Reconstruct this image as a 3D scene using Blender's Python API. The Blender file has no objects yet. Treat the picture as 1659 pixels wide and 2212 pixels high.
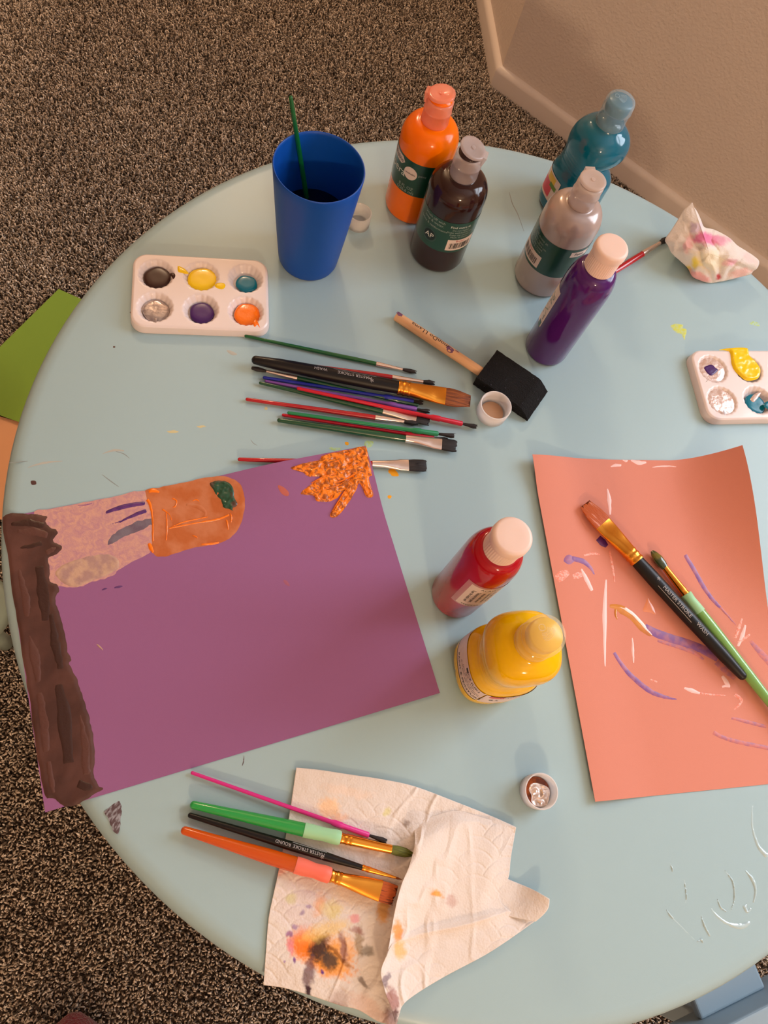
import bpy, bmesh, math, random
import numpy as np
from mathutils import Vector, Matrix
sc = bpy.context.scene
COL = sc.collection
PI = math.pi

# ------------------------------------------------------------------ camera
F = 1662.0; CX, CY = 829.5, 1106.0
TILT, ROLL, CAMZ = 0.40941, 0.45072, 0.61926
fw = np.array([0, math.sin(TILT), -math.cos(TILT)])
_r = np.array([1.0, 0, 0]); _u = np.cross(_r, fw)
cr = math.cos(ROLL) * _r + math.sin(ROLL) * _u
cu_ = -math.sin(ROLL) * _r + math.cos(ROLL) * _u
CAM = np.array([0, 0, CAMZ])
cam = bpy.data.cameras.new('camera'); camo = bpy.data.objects.new('camera', cam); COL.objects.link(camo)
M = Matrix.Identity(4)
for i in range(3):
    M[i][0] = cr[i]; M[i][1] = cu_[i]; M[i][2] = -fw[i]; M[i][3] = CAM[i]
camo.matrix_world = M
cam.sensor_fit = 'VERTICAL'; cam.sensor_height = 36.0; cam.lens = 36.0 * F / 2212.0; cam.clip_start = 0.01
sc.camera = camo

# ------------------------------------------------------------------ light
sc.view_settings.view_transform = 'Standard'; sc.view_settings.look = 'None'
sc.view_settings.gamma = 1; sc.view_settings.use_curve_mapping = False
sc.view_settings.exposure = 0.55
w = bpy.data.worlds.new('world'); sc.world = w; w.use_nodes = True
w.node_tree.nodes['Background'].inputs[0].default_value = (0.75, 0.85, 1.0, 1)
w.node_tree.nodes['Background'].inputs[1].default_value = 1.0
FLOORZ = -0.50; CEILZ = 1.90
C0 = np.array([-0.1805, 1.4865])                      # the outside corner of the two walls
E1 = np.array([math.cos(math.radians(-14.9)), math.sin(math.radians(-14.9))])
N1 = np.array([E1[1], -E1[0]])                         # into the room
E2 = np.array([math.cos(math.radians(118.6)), math.sin(math.radians(118.6))])
N2 = np.array([-E2[1], E2[0]])
WS0, WS1, WZ0, WZ1 = 0.85, 2.15, 0.40, 1.65            # the window in the right wall
def light(name, kind, loc, power, color, **kw):
    l = bpy.data.lights.new(name, kind); l.energy = power; l.color = color
    for k, v in kw.items(): setattr(l, k, v)
    o = bpy.data.objects.new(name, l); COL.objects.link(o); o.location = loc; return o
wc = C0 + E1 * (WS0 + WS1) / 2 - N1 * 0.16
lo = light('daylight', 'AREA', (wc[0], wc[1], (WZ0 + WZ1) / 2), 30.0, (0.82, 0.90, 1.0), shape='RECTANGLE', size=WS1 - WS0 - .06, size_y=WZ1 - WZ0 - .06)
lo.rotation_euler = Vector((N1[0], N1[1], 0)).to_track_quat('-Z', 'Y').to_euler()
WARM = (1.0, 0.70, 0.44)
for k, (dx, dy) in enumerate(((0, 0), (.10, .02), (.04, -.10))):
    light('lamp_bulb', 'POINT', (1.15 + dx, -1.65 + dy, 1.12), 16.5, WARM, shadow_soft_size=.03)
for k, (dx, dy) in enumerate(((0, 0), (.12, .05))):
    light('lamp_bulb', 'POINT', (-1.25 + dx, 2.0 + dy, 1.45), 15.0, WARM, shadow_soft_size=.035)

# ------------------------------------------------------------------ projection helpers (table top is z = 0)
def T(x, y, z=0.0):
    d = ((x - CX) / F) * cr - ((y - CY) / F) * cu_ + fw
    return CAM + d * ((z - CAMZ) / d[2])
def TA(px, z):                                          # arrays
    px = np.asarray(px, float)
    d = ((px[:, 0:1] - CX) / F) * cr - ((px[:, 1:2] - CY) / F) * cu_ + fw
    return CAM + d * ((np.asarray(z).reshape(-1, 1) - CAMZ) / d[:, 2:3])
def mpp(x, y, z=0.0):                                   # metres per pixel there
    return float((T(x, y, z) - CAM) @ fw) / F

# ------------------------------------------------------------------ noise
def _hash(ix, iy, s):
    h = (ix.astype(np.int64) * 374761393 + iy.astype(np.int64) * 668265263 + s * 1442695041) & 0x7fffffff
    h = ((h ^ (h >> 13)) * 1274126177) & 0x7fffffff
    return ((h ^ (h >> 16)) & 0xffff) / 65535.0
def vnoise(x, y, s=0):
    x = np.asarray(x, float); y = np.asarray(y, float)
    ix = np.floor(x); iy = np.floor(y); fx = x - ix; fy = y - iy
    fx = fx * fx * (3 - 2 * fx); fy = fy * fy * (3 - 2 * fy)
    a = _hash(ix, iy, s); b = _hash(ix + 1, iy, s); c = _hash(ix, iy + 1, s); d = _hash(ix + 1, iy + 1, s)
    return (a * (1 - fx) + b * fx) * (1 - fy) + (c * (1 - fx) + d * fx) * fy
def fbm(x, y, s=0, o=3):
    t = 0; a = 1; n = 0
    for i in range(o):
        t = t + a * vnoise(x * 2 ** i, y * 2 ** i, s + i * 17); n += a; a *= .5
    return t / n
def sstep(a, b, x):
    t = np.clip((np.asarray(x, float) - a) / (b - a), 0, 1); return t * t * (3 - 2 * t)

# ------------------------------------------------------------------ materials
def lin(c):
    return tuple((v / 12.92 if v <= .04045 else ((v + .055) / 1.055) ** 2.4) for v in (x / 255.0 for x in c))
def mat(name, rgb, rough=.5, spec=.5, metal=0, coat=0, bump=None, rgb2=None, nscale=50, nstretch=(1, 1, 1), sss=0, alpha=1, trans=0, ramp=(.4, .6), sheen=0, cr_=.05, detail=3, ior=1.45, dist=0):
    m = bpy.data.materials.new(name); m.use_nodes = True; nt = m.node_tree; N = nt.nodes; L = nt.links
    b = N['Principled BSDF']
    b.inputs['Base Color'].default_value = (*lin(rgb), 1); b.inputs['Roughness'].default_value = rough
    b.inputs['Specular IOR Level'].default_value = spec; b.inputs['Metallic'].default_value = metal
    b.inputs['Coat Weight'].default_value = coat; b.inputs['Coat Roughness'].default_value = cr_
    b.inputs['Alpha'].default_value = alpha; b.inputs['Transmission Weight'].default_value = trans; b.inputs['IOR'].default_value = ior
    if sheen: b.inputs['Sheen Weight'].default_value = sheen
    if sss:
        b.inputs['Subsurface Weight'].default_value = sss; b.inputs['Subsurface Radius'].default_value = (1, .6, .4); b.inputs['Subsurface Scale'].default_value = .004
    if rgb2 is not None or bump:
        tc = N.new('ShaderNodeTexCoord'); mp = N.new('ShaderNodeMapping'); mp.inputs['Scale'].default_value = nstretch
        L.new(tc.outputs['Object'], mp.inputs[0])
    if rgb2 is not None:
        n = N.new('ShaderNodeTexNoise'); n.inputs['Scale'].default_value = nscale; n.inputs['Detail'].default_value = detail; n.inputs['Distortion'].default_value = dist
        L.new(mp.outputs[0], n.inputs[0]); r = N.new('ShaderNodeValToRGB')
        r.color_ramp.elements[0].position = ramp[0]; r.color_ramp.elements[1].position = ramp[1]
        r.color_ramp.elements[0].color = (*lin(rgb), 1); r.color_ramp.elements[1].color = (*lin(rgb2), 1)
        L.new(n.outputs[0], r.inputs[0]); L.new(r.outputs[0], b.inputs['Base Color'])
    if bump:
        sc_, st, di = bump
        n = N.new('ShaderNodeTexNoise'); n.inputs['Scale'].default_value = sc_; n.inputs['Detail'].default_value = 4
        L.new(mp.outputs[0], n.inputs[0]); bp = N.new('ShaderNodeBump'); bp.inputs['Strength'].default_value = st; bp.inputs['Distance'].default_value = di
        L.new(n.outputs[0], bp.inputs['Height']); L.new(bp.outputs[0], b.inputs['Normal'])
    return m
def attr_color(m, attr='Col', mult=False):
    nt = m.node_tree; a = nt.nodes.new('ShaderNodeAttribute'); a.attribute_name = attr
    nt.links.new(a.outputs['Color'], nt.nodes['Principled BSDF'].inputs['Base Color']); return m
def thin(name, rgb, mixf=.35, rough=.15):
    """a translucent moulded plastic: diffuse + translucent body under gloss, part of it see-through"""
    m = mat(name, rgb, rough=rough, coat=.3); nt = m.node_tree; N = nt.nodes; L = nt.links
    b = N['Principled BSDF']; out = N['Material Output']
    tl = N.new('ShaderNodeBsdfTranslucent'); tl.inputs[0].default_value = (*lin(rgb), 1)
    tp = N.new('ShaderNodeBsdfTransparent'); m1 = N.new('ShaderNodeMixShader'); m2 = N.new('ShaderNodeMixShader')
    m1.inputs[0].default_value = .35; L.new(b.outputs[0], m1.inputs[1]); L.new(tl.outputs[0], m1.inputs[2])
    m2.inputs[0].default_value = mixf; L.new(m1.outputs[0], m2.inputs[1]); L.new(tp.outputs[0], m2.inputs[2])
    L.new(m2.outputs[0], out.inputs[0]); return m

# ------------------------------------------------------------------ object helpers
def obj(name, verts, faces, m=None, parent=None, smooth=True, cols=None):
    me = bpy.data.meshes.new(name)
    me.from_pydata([tuple(map(float, v)) for v in verts], [], [tuple(int(i) for i in f) for f in faces])
    if smooth: me.polygons.foreach_set('use_smooth', [True] * len(me.polygons))
    if m: me.materials.append(m)
    if cols is not None:
        a = me.color_attributes.new('Col', 'FLOAT_COLOR', 'POINT')
        c = np.ones((len(verts), 4)); c[:, :3] = cols; a.data.foreach_set('color', c.ravel())
    me.update()
    o = bpy.data.objects.new(name, me); COL.objects.link(o)
    if parent: o.parent = parent
    return o
def tag(o, label=None, cat=None, group=None, kind=None):
    if label: o['label'] = label
    if cat: o['category'] = cat
    if group: o['group'] = group
    if kind: o['kind'] = kind
    return o
def thing(name, label, cat, loc=(0, 0, 0), rot=None, group=None):
    o = bpy.data.objects.new(name, None); o.empty_display_size = .01; COL.objects.link(o)
    if rot is not None: o.matrix_world = Matrix.Translation(Vector([float(v) for v in loc])) @ rot
    else: o.location = [float(v) for v in loc]
    tag(o, label, cat, group); return o
def hard(o, ang=40):
    o.data.polygons.foreach_set('use_smooth', [True] * len(o.data.polygons))
    o.data.set_sharp_from_angle(angle=math.radians(ang)); return o
def ringfaces(nr, n, cap0=True, cap1=True):
    f = []
    for i in range(nr - 1):
        for j in range(n):
            k = (j + 1) % n; f.append((i * n + j, i * n + k, (i + 1) * n + k, (i + 1) * n + j))
    if cap0: f.append(tuple(range(n))[::-1])
    if cap1: f.append(tuple((nr - 1) * n + j for j in range(n)))
    return f
def lathe(prof, n=48, fn=None, cap0=True, cap1=True, center=(0, 0)):
    v = []
    for r, z in prof:
        for j in range(n):
            a = 2 * PI * j / n; rr = r * (fn(a, z) if fn else 1)
            v.append((center[0] + rr * math.cos(a), center[1] + rr * math.sin(a), z))
    return v, ringfaces(len(prof), n, cap0, cap1)
def loft(secs, n=16, expo=2.0):
    """sections (x, half width y, half height z, y offset, z offset) along local x"""
    v = []
    for s in secs:
        x, wy, hz = s[:3]; oy = s[3] if len(s) > 3 else 0; oz = s[4] if len(s) > 4 else 0
        for j in range(n):
            a = 2 * PI * j / n; c, q = math.cos(a), math.sin(a)
            k = 2.0 / expo
            v.append((x, oy + wy * math.copysign(abs(c) ** k, c), oz + hz * math.copysign(abs(q) ** k, q)))
    return v, ringfaces(len(secs), n)
def box(x0, x1, y0, y1, z0, z1):
    v = [(x0, y0, z0), (x1, y0, z0), (x1, y1, z0), (x0, y1, z0), (x0, y0, z1), (x1, y0, z1), (x1, y1, z1), (x0, y1, z1)]
    return v, [(3, 2, 1, 0), (4, 5, 6, 7), (0, 1, 5, 4), (1, 2, 6, 5), (2, 3, 7, 6), (3, 0, 4, 7)]
def join(parts):
    V = []; Fc = []
    for v, f in parts:
        k = len(V); V += [tuple(p) for p in v]; Fc += [tuple(i + k for i in q) for q in f]
    return V, Fc
def crom(pts, per=8, closed=True):
    P = np.array(pts, float); n = len(P); out = []
    rng = range(n) if closed else range(n - 1)
    for i in rng:
        if closed: a, b, c, d = P[i - 1], P[i], P[(i + 1) % n], P[(i + 2) % n]
        else: a, b, c, d = P[max(i - 1, 0)], P[i], P[i + 1], P[min(i + 2, n - 1)]
        for k in range(per):
            t = k / per
            out.append(.5 * ((2 * b) + (-a + c) * t + (2 * a - 5 * b + 4 * c - d) * t * t + (-a + 3 * b - 3 * c + d) * t ** 3))
    if not closed: out.append(P[-1])
    return np.array(out)
def inside(pts, poly):
    x, y = pts[:, 0], pts[:, 1]; r = np.zeros(len(pts), bool); n = len(poly); j = n - 1
    for i in range(n):
        xi, yi = poly[i]; xj, yj = poly[j]
        if yi != yj:
            c = ((yi > y) != (yj > y)) & (x < (xj - xi) * (y - yi) / (yj - yi) + xi); r ^= c
        j = i
    return r
def nearest(pts, poly):
    """nearest points on the outline and their distance"""
    A = poly; B = np.roll(poly, -1, 0); best = np.full(len(pts), 1e18); q = pts.copy()
    for a, b in zip(A, B):
        d = b - a; l = d @ d + 1e-12; t = np.clip(((pts - a) @ d) / l, 0, 1); p = a + t[:, None] * d
        e = ((pts - p) ** 2).sum(1); m_ = e < best; best[m_] = e[m_]; q[m_] = p[m_]
    return q, np.sqrt(best)
def maskgrid(poly, cell):
    """a grid trimmed to an outline, its border vertices pulled onto the outline -> verts2d, faces, distance to the outline"""
    poly = np.asarray(poly, float); lo_, hi = poly.min(0) - cell, poly.max(0) + cell
    nx = max(int((hi[0] - lo_[0]) / cell) + 2, 3); ny = max(int((hi[1] - lo_[1]) / cell) + 2, 3)
    X, Y = np.meshgrid(lo_[0] + np.arange(nx) * cell, lo_[1] + np.arange(ny) * cell); P = np.stack([X.ravel(), Y.ravel()], 1)
    ins = inside(P, poly)
    # use cells whose centre lies inside
    Cc = P.reshape(ny, nx, 2)[:-1, :-1].reshape(-1, 2) + cell / 2
    keep = inside(Cc, poly)
    idx = np.arange(nx * ny).reshape(ny, nx)
    q = np.stack([idx[:-1, :-1].ravel(), idx[:-1, 1:].ravel(), idx[1:, 1:].ravel(), idx[1:, :-1].ravel()], 1)[keep]
    if len(q) == 0: return np.zeros((0, 2)), np.zeros((0, 4), int), np.zeros(0)
    cnt = np.bincount(q.ravel(), minlength=nx * ny); used = cnt > 0
    bd = used & (cnt < 4)
    qn, dist = nearest(P[used], poly); ui = np.where(used)[0]
    P2 = P.copy(); bsel = bd[ui]; P2[ui[bsel]] = qn[bsel]; dd = np.zeros(nx * ny); dd[ui] = dist; dd[bd] = 0
    mp_ = -np.ones(nx * ny, int); mp_[ui] = np.arange(len(ui))
    return P2[ui], mp_[q], dd[ui]
def surf_pts(px, hf):
    z = np.zeros(len(px)); 
    for _ in range(8):
        P = TA(px, z); z = hf(P[:, 0], P[:, 1])
    P = TA(px, z); return P
def layer(name, poly, hf, m, parent, cell=3.0, h0=.0002, hv=0.0, edge=4.0, nsc=300, stretch=(1, 1), ridge=False, smoothpoly=True, seed=0, rough_edge=0, cols=None):
    """a coat of paint: outline in photo pixels laid on the surface height hf, real thickness"""
    poly = crom(poly, 5) if smoothpoly else np.asarray(poly, float)
    if rough_edge:
        poly = poly + rough_edge * (np.stack([fbm(poly[:, 0] * .15, poly[:, 1] * .15, 5 + seed), fbm(poly[:, 0] * .15, poly[:, 1] * .15, 55 + seed)], 1) - .5)
    p2, fc, dist = maskgrid(poly, cell)
    if len(fc) == 0: return None
    P = surf_pts(p2, hf)
    n = fbm(P[:, 0] * nsc * stretch[0], P[:, 1] * nsc * stretch[1], seed, 3)
    if ridge: n = 1 - np.abs(2 * n - 1) * 2.2
    top = P.copy(); top[:, 2] += .00005 + (h0 + hv * np.clip(n, -.3, 1.2)) * sstep(-.01, edge, dist)
    return obj(name, top, fc[:, ::-1] if True else fc, m, parent, cols=cols(p2) if cols else None)
def stroke_poly(path, ws, per=8):
    c = crom(path, per, closed=False); n = len(c); t = np.gradient(c, axis=0); t /= np.linalg.norm(t, axis=1)[:, None] + 1e-9
    nn = np.stack([-t[:, 1], t[:, 0]], 1); wv = np.interp(np.linspace(0, 1, n), np.linspace(0, 1, len(ws)), ws) / 2
    return np.concatenate([c + nn * wv[:, None], (c - nn * wv[:, None])[::-1]])
def stroke(name, path, ws, hf, m, parent, h0=.0003, hv=.0002, seed=0, cell=None, re=1.5):
    cell = cell or max(1.2, min(3, max(ws) / 5))
    return layer(name, stroke_poly(path, ws), hf, m, parent, cell=cell, h0=h0, hv=hv, edge=max(ws) * .3, smoothpoly=False, seed=seed, rough_edge=re, nsc=500)
_font_cache = {}
def text_geo(s, size, align='CENTER'):
    k = (s, size, align)
    if k not in _font_cache:
        c = bpy.data.curves.new('lettering', 'FONT'); c.body = s; c.size = size; c.align_x = align; c.align_y = 'CENTER'; c.resolution_u = 3
        o = bpy.data.objects.new('lettering', c); COL.objects.link(o); bpy.context.view_layer.update()
        dg = bpy.context.evaluated_depsgraph_get(); me = bpy.data.meshes.new_from_object(o.evaluated_get(dg))
        _font_cache[k] = ([tuple(v.co) for v in me.vertices], [tuple(p.vertices) for p in me.polygons])
        bpy.data.objects.remove(o); bpy.data.curves.remove(c); bpy.data.meshes.remove(me)
    return _font_cache[k]
def cylmap(v, R, th0, z0, rot=0):
    """wrap flat artwork (u right, v up) on an upright cylinder, centred at angle th0 (degrees) and height z0"""
    out = []; c, s = math.cos(rot), math.sin(rot)
    for p in v:
        u, w_ = p[0] * c - p[1] * s, p[0] * s + p[1] * c
        a = math.radians(th0) + u / R; out.append((R * math.cos(a), R * math.sin(a), z0 + w_))
    return out
def patch(R, a0, a1, z0, z1, n=24, rfn=None, cut=None, nz=4):
    v = []; f = []
    for i in range(n + 1):
        a = math.radians(a0 + (a1 - a0) * i / n)
        for k in range(nz + 1):
            z = z0 + (z1 - z0) * k / nz; r = R * (rfn(a, z) if rfn else 1); v.append((r * math.cos(a), r * math.sin(a), z))
    for i in range(n):
        for k in range(nz):
            b = i * (nz + 1) + k; f.append((b, b + nz + 1, b + nz + 2, b + 1))
    return v, f
def tube(path, r, n=6):
    P = np.array(path, float); t = np.gradient(P, axis=0); v = []
    for i, p in enumerate(P):
        d = t[i] / (np.linalg.norm(t[i]) + 1e-12); a = np.cross(d, (0, 0, 1.0)); 
        if np.linalg.norm(a) < 1e-3: a = np.cross(d, (0, 1.0, 0))
        a /= np.linalg.norm(a); b = np.cross(d, a); rr = r[i] if hasattr(r, '__len__') else r
        for j in range(n):
            q = 2 * PI * j / n; v.append(tuple(p + rr * (a * math.cos(q) + b * math.sin(q))))
    return v, ringfaces(len(P), n)

# ------------------------------------------------------------------ the room
m_wall = mat('painted_wall', (228, 214, 204), rough=.75, spec=.25, bump=(170, .45, .003))
m_walln = m_wall
m_trim = mat('trim_paint', (226, 214, 206), rough=.35, coat=.3)
m_plain = mat('plain_wall', (206, 190, 176), rough=.8)
m_ceil = mat('ceiling_paint', (225, 215, 205), rough=.9)
m_floor = mat('carpet_backing', (130, 110, 94), rough=1, spec=.1, rgb2=(80, 66, 56), nscale=260, bump=(320, 1, .004), ramp=(.42, .6))
def wall_slab(name, a, b, nin, z0, z1, m, th=.12, kind='structure', front=0):
    a = np.array(a); b = np.array(b); o_ = -nin * th
    v = []
    for z in (z0, z1):
        for p in (a + nin * front, b + nin * front, b + o_, a + o_): v.append((p[0], p[1], z))
    o = obj(name, v, [(3, 2, 1, 0), (4, 5, 6, 7), (0, 1, 5, 4), (1, 2, 6, 5), (2, 3, 7, 6), (3, 0, 4, 7)], m, smooth=False)
    bm = bmesh.new(); bm.from_mesh(o.data); bmesh.ops.recalc_face_normals(bm, faces=bm.faces); bm.to_mesh(o.data); bm.free()
    if kind: o['kind'] = kind
    return o
R1 = C0 + 3.3 * E1; A1 = C0 + 2.3 * E2
B1 = R1 + 4.0 * N1; B2 = np.array([-3.0, -1.9]); B3 = np.array([-3.0, 2.7])
pts = [C0, R1, B1, B2, B3, A1]
fl = obj('floor', [(p[0], p[1], FLOORZ - .012) for p in pts], [tuple(range(6))[::-1]], m_floor, smooth=False); fl['kind'] = 'structure'
fl2 = bmesh.new(); fl2.from_mesh(fl.data); bmesh.ops.recalc_face_normals(fl2, faces=fl2.faces)
bmesh.ops.reverse_faces(fl2, faces=[f for f in fl2.faces if f.normal.z < 0]); fl2.to_mesh(fl.data); fl2.free()
cl = obj('ceiling', [(p[0], p[1], CEILZ) for p in pts], [tuple(range(6))], m_ceil, smooth=False); cl['kind'] = 'structure'
# right wall in four pieces around the window opening, joined as one object
def wall_piece(s0, s1, z0, z1, th=.12):
    a = C0 + E1 * s0; b = C0 + E1 * s1; q = -N1 * th
    v = [(p[0], p[1], z) for z in (z0, z1) for p in (a, b, b + q, a + q)]
    return v, [(0, 1, 2, 3), (7, 6, 5, 4), (4, 5, 1, 0), (5, 6, 2, 1), (6, 7, 3, 2), (7, 4, 0, 3)]
v, f = join([wall_piece(0, WS0, FLOORZ - .02, CEILZ), wall_piece(WS1, 3.4, FLOORZ - .02, CEILZ), wall_piece(WS0, WS1, FLOORZ - .02, WZ0), wall_piece(WS0, WS1, WZ1, CEILZ)])
wr = obj('wall_right', v, f, m_wall, smooth=False); wr['kind'] = 'structure'
bm = bmesh.new(); bm.from_mesh(wr.data); bmesh.ops.recalc_face_normals(bm, faces=bm.faces); bm.to_mesh(wr.data); bm.free()
wall_slab('wall_left', C0, A1, N2, FLOORZ - .02, CEILZ, m_walln)
def nin(a, b):
    d = np.array(b) - np.array(a); n = np.array([-d[1], d[0]]); n /= np.linalg.norm(n)
    return n if n @ (np.array([-.2, .2]) - np.array(a)) > 0 else -n
wall_slab('wall_back', R1, B1, nin(R1, B1), FLOORZ - .02, CEILZ, m_plain)
wall_slab('wall_near', B1, B2, nin(B1, B2), FLOORZ - .02, CEILZ, m_plain)
wall_slab('wall_side', B2, B3, nin(B2, B3), FLOORZ - .02, CEILZ, m_plain)
wall_slab('wall_far', B3, A1, nin(B3, A1), FLOORZ - .02, CEILZ, m_plain)
# window frame with a mullion and panes
wf = []
def wbox(s0, s1, z0, z1, d0, d1):
    v = []
    for z in (z0, z1):
        for s, d in ((s0, d0), (s1, d0), (s1, d1), (s0, d1)):
            p = C0 + E1 * s - N1 * d; v.append((p[0], p[1], z))
    return v, [(3, 2, 1, 0), (4, 5, 6, 7), (0, 1, 5, 4), (1, 2, 6, 5), (2, 3, 7, 6), (3, 0, 4, 7)]
sm = (WS0 + WS1) / 2; zm = (WZ0 + WZ1) / 2
for b_ in ((WS0, WS0 + .04, WZ0, WZ1), (WS1 - .04, WS1, WZ0, WZ1), (WS0, WS1, WZ0, WZ0 + .04), (WS0, WS1, WZ1 - .04, WZ1), (WS0, WS1, zm - .025, zm + .025)):
    wf.append(wbox(*b_, .05, .10))
v, f = join(wf); wo = obj('window_1', v, f, m_trim, smooth=False); wo['kind'] = 'structure'
m_glass = thin('window_glass', (235, 240, 245), .92, .02)
v, f = wbox(WS0 + .04, WS1 - .04, WZ0 + .04, WZ1 - .04, .072, .076); obj('pane', v, f, m_glass, wo, smooth=False)
# baseboards with a rounded top, meeting in the corner
BBH = .038; BBT = .013
def board(name, E, Nn, s1, mitre):
    prof = [(0, -.016), (BBT, -.016), (BBT, BBH - .010), (BBT - .002, BBH - .005), (BBT - .006, BBH - .001), (0, BBH)]
    v = []
    for k, s in enumerate((0, s1)):
        for d, z in prof:
            ss = s + (d * mitre if k == 0 else 0)
            p = C0 + E * ss + Nn * d; v.append((p[0], p[1], FLOORZ + z))
    n = len(prof); f = [(i, i + 1, n + i + 1, n + i) for i in range(n - 1)] + [tuple(range(n)), tuple(range(n, 2 * n))[::-1]]
    o = obj(name, v, f, m_trim); bm = bmesh.new(); bm.from_mesh(o.data); bmesh.ops.recalc_face_normals(bm, faces=bm.faces); bm.to_mesh(o.data); bm.free()
    o['kind'] = 'structure'; return hard(o, 50)
mit = -math.tan(math.radians((180 - 133.5) / 2))
board('baseboard_right', E1, N1, 3.29, mit); board('baseboard_left', E2, N2, 2.29, mit)

# ------------------------------------------------------------------ carpet pile: twisted yarn tufts, uncountable
rng = np.random.default_rng(4)
SP = .0031
gx, gy = np.meshgrid(np.arange(-1.7, 1.3, SP), np.arange(-.75, 2.6, SP)); P = np.stack([gx.ravel(), gy.ravel()], 1)
P += rng.uniform(-.5, .5, P.shape) * SP * 1.1
def inroom(P, m_=.008):
    ok = np.ones(len(P), bool)
    ok &= ((P - C0) @ N1 > BBT - .001) | ((P - C0) @ N2 > BBT - .001); return ok
P = P[inroom(P)]
d3 = np.concatenate([P, np.full((len(P), 1), FLOORZ)], 1) - CAM; zc = d3 @ fw
X = CX + F * (d3 @ cr) / zc; Y = CY - F * (d3 @ cu_) / zc
keep = (zc > .2) & (X > -260) & (X < 1659 + 200) & (Y > -200) & (Y < 2212 + 260)
# hidden under the table top, seen from the camera (and from a step to its side)
q = CAM[:2] + (P - CAM[:2]) * ((0 - CAMZ) / (FLOORZ - CAMZ)); hid = np.hypot(q[:, 0] - .08945, q[:, 1] - .3376) < .425 - .09
# the wall side triangle under the angled wall
P = P[keep & ~hid]
n = len(P); print('tufts', n)
SEG = 4; K = 3
h = rng.uniform(.0035, .0072, n); ang = rng.uniform(0, 2 * PI, n); lean = rng.uniform(.0008, .0036, n); curl = rng.uniform(-2.2, 2.2, n)
V = np.zeros((n, SEG, K, 3)); rad0 = rng.uniform(.0010, .0015, n)
cx_, cy_ = P[:, 0].copy(), P[:, 1].copy(); cz_ = np.full(n, FLOORZ - .012)
tw = rng.uniform(0, 6.28, n)
for s in range(SEG):
    t = s / (SEG - 1); a = ang + curl * t
    if s:
        cx_ = cx_ + lean * np.cos(a) * .6 * t * 1.3; cy_ = cy_ + lean * np.sin(a) * .6 * t * 1.3; cz_ = FLOORZ - .012 + (h + .003) * math.sin(t * PI / 2 * 1.05)
    rr = rad0 * (1.0, 1.15, 1.05, .55)[s]
    for k in range(K):
        b = tw + 2 * PI * k / K + t * 1.4
        V[:, s, k, 0] = cx_ + rr * np.cos(b); V[:, s, k, 1] = cy_ + rr * np.sin(b); V[:, s, k, 2] = cz_ + rr * .5 * np.sin(b * 2)
base = np.arange(n)[:, None, None] * (SEG * K)
fs = []
for s in range(SEG - 1):
    for k in range(K):
        k2 = (k + 1) % K; fs.append([s * K + k, s * K + k2, (s + 1) * K + k2, (s + 1) * K + k])
FQ = (base + np.array(fs)[None]).reshape(-1, 4)
FT = (np.arange(n)[:, None] * (SEG * K) + np.array([(SEG - 1) * K, (SEG - 1) * K + 1, (SEG - 1) * K + 2])[None])
me = bpy.data.meshes.new('carpet'); nv = n * SEG * K; me.vertices.add(nv); me.vertices.foreach_set('co', V.reshape(-1).astype(np.float32))
nl = len(FQ) * 4 + len(FT) * 3; me.loops.add(nl); me.loops.foreach_set('vertex_index', np.concatenate([FQ.ravel(), FT.ravel()]).astype(np.int32))
me.polygons.add(len(FQ) + len(FT)); me.polygons.foreach_set('loop_start', np.concatenate([np.arange(len(FQ)) * 4, len(FQ) * 4 + np.arange(len(FT)) * 3]).astype(np.int32))
me.update(calc_edges=True); me.validate()
me.polygons.foreach_set('use_smooth', np.ones(len(me.polygons), bool))
pal = np.array([lin(c) for c in ((220, 204, 188), (188, 170, 152), (152, 136, 120), (108, 94, 82), (244, 232, 218), (66, 56, 48))])
ci = rng.choice(6, n, p=(.26, .28, .2, .12, .08, .06)); colr = pal[ci] * rng.uniform(.85, 1.1, (n, 1))
ca = np.ones((n, SEG * K, 4)); ca[:, :, :3] = colr[:, None, :]
at = me.color_attributes.new('Col', 'FLOAT_COLOR', 'POINT'); at.data.foreach_set('color', ca.ravel().astype(np.float32))
m_carpet = attr_color(mat('carpet_yarn', (120, 98, 80), rough=.55, spec=.5)); me.materials.append(m_carpet)
carpet = bpy.data.objects.new('carpet', me); COL.objects.link(carpet)
tag(carpet, 'brown and beige flecked cut pile carpet covering the floor', 'carpet', kind='stuff')

# ------------------------------------------------------------------ the table
TX, TY, TR = .08945, .3376, .4268
m_table = mat('blue_table_plastic', (162, 190, 198), rough=.36, spec=.45, bump=(900, .06, .0004))
table = thing('table', 'round light blue plastic children\'s table covered with painting supplies', 'table', (TX, TY, FLOORZ))
TH = -FLOORZ
prof = [(0.001, TH - .03), (TR - .03, TH - .03), (TR - .006, TH - .027), (TR - .001, TH - .02), (TR, TH - .014), (TR - .001, TH - .009), (TR - .004, TH - .004), (TR - .009, TH - .0012), (TR - .016, TH), (.3, TH), (.15, TH), (.001, TH)]
v, f = lathe(prof, 160); obj('tabletop', v, f, m_table, table)
for k in range(4):
    a = PI / 4 + k * PI / 2 + .3; px_, py_ = .30 * math.cos(a), .30 * math.sin(a)
    v, f = lathe([(.022, .002), (.024, .006), (.028, .3), (.034, TH - .03)], 24); v = [(p[0] + px_ + (1 - p[2] / TH) * .03 * math.cos(a), p[1] + py_ + (1 - p[2] / TH) * .03 * math.sin(a), p[2]) for p in v]
    obj('leg', v, f, m_table, table)
v, f = lathe([(.29, TH - .06), (.30, TH - .06), (.30, TH - .03), (.29, TH - .03)], 64, cap0=False, cap1=False); obj('apron', v, f, m_table, table)
table.location = (TX, TY, FLOORZ)
flat = lambda x, y: np.zeros_like(x)
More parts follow.
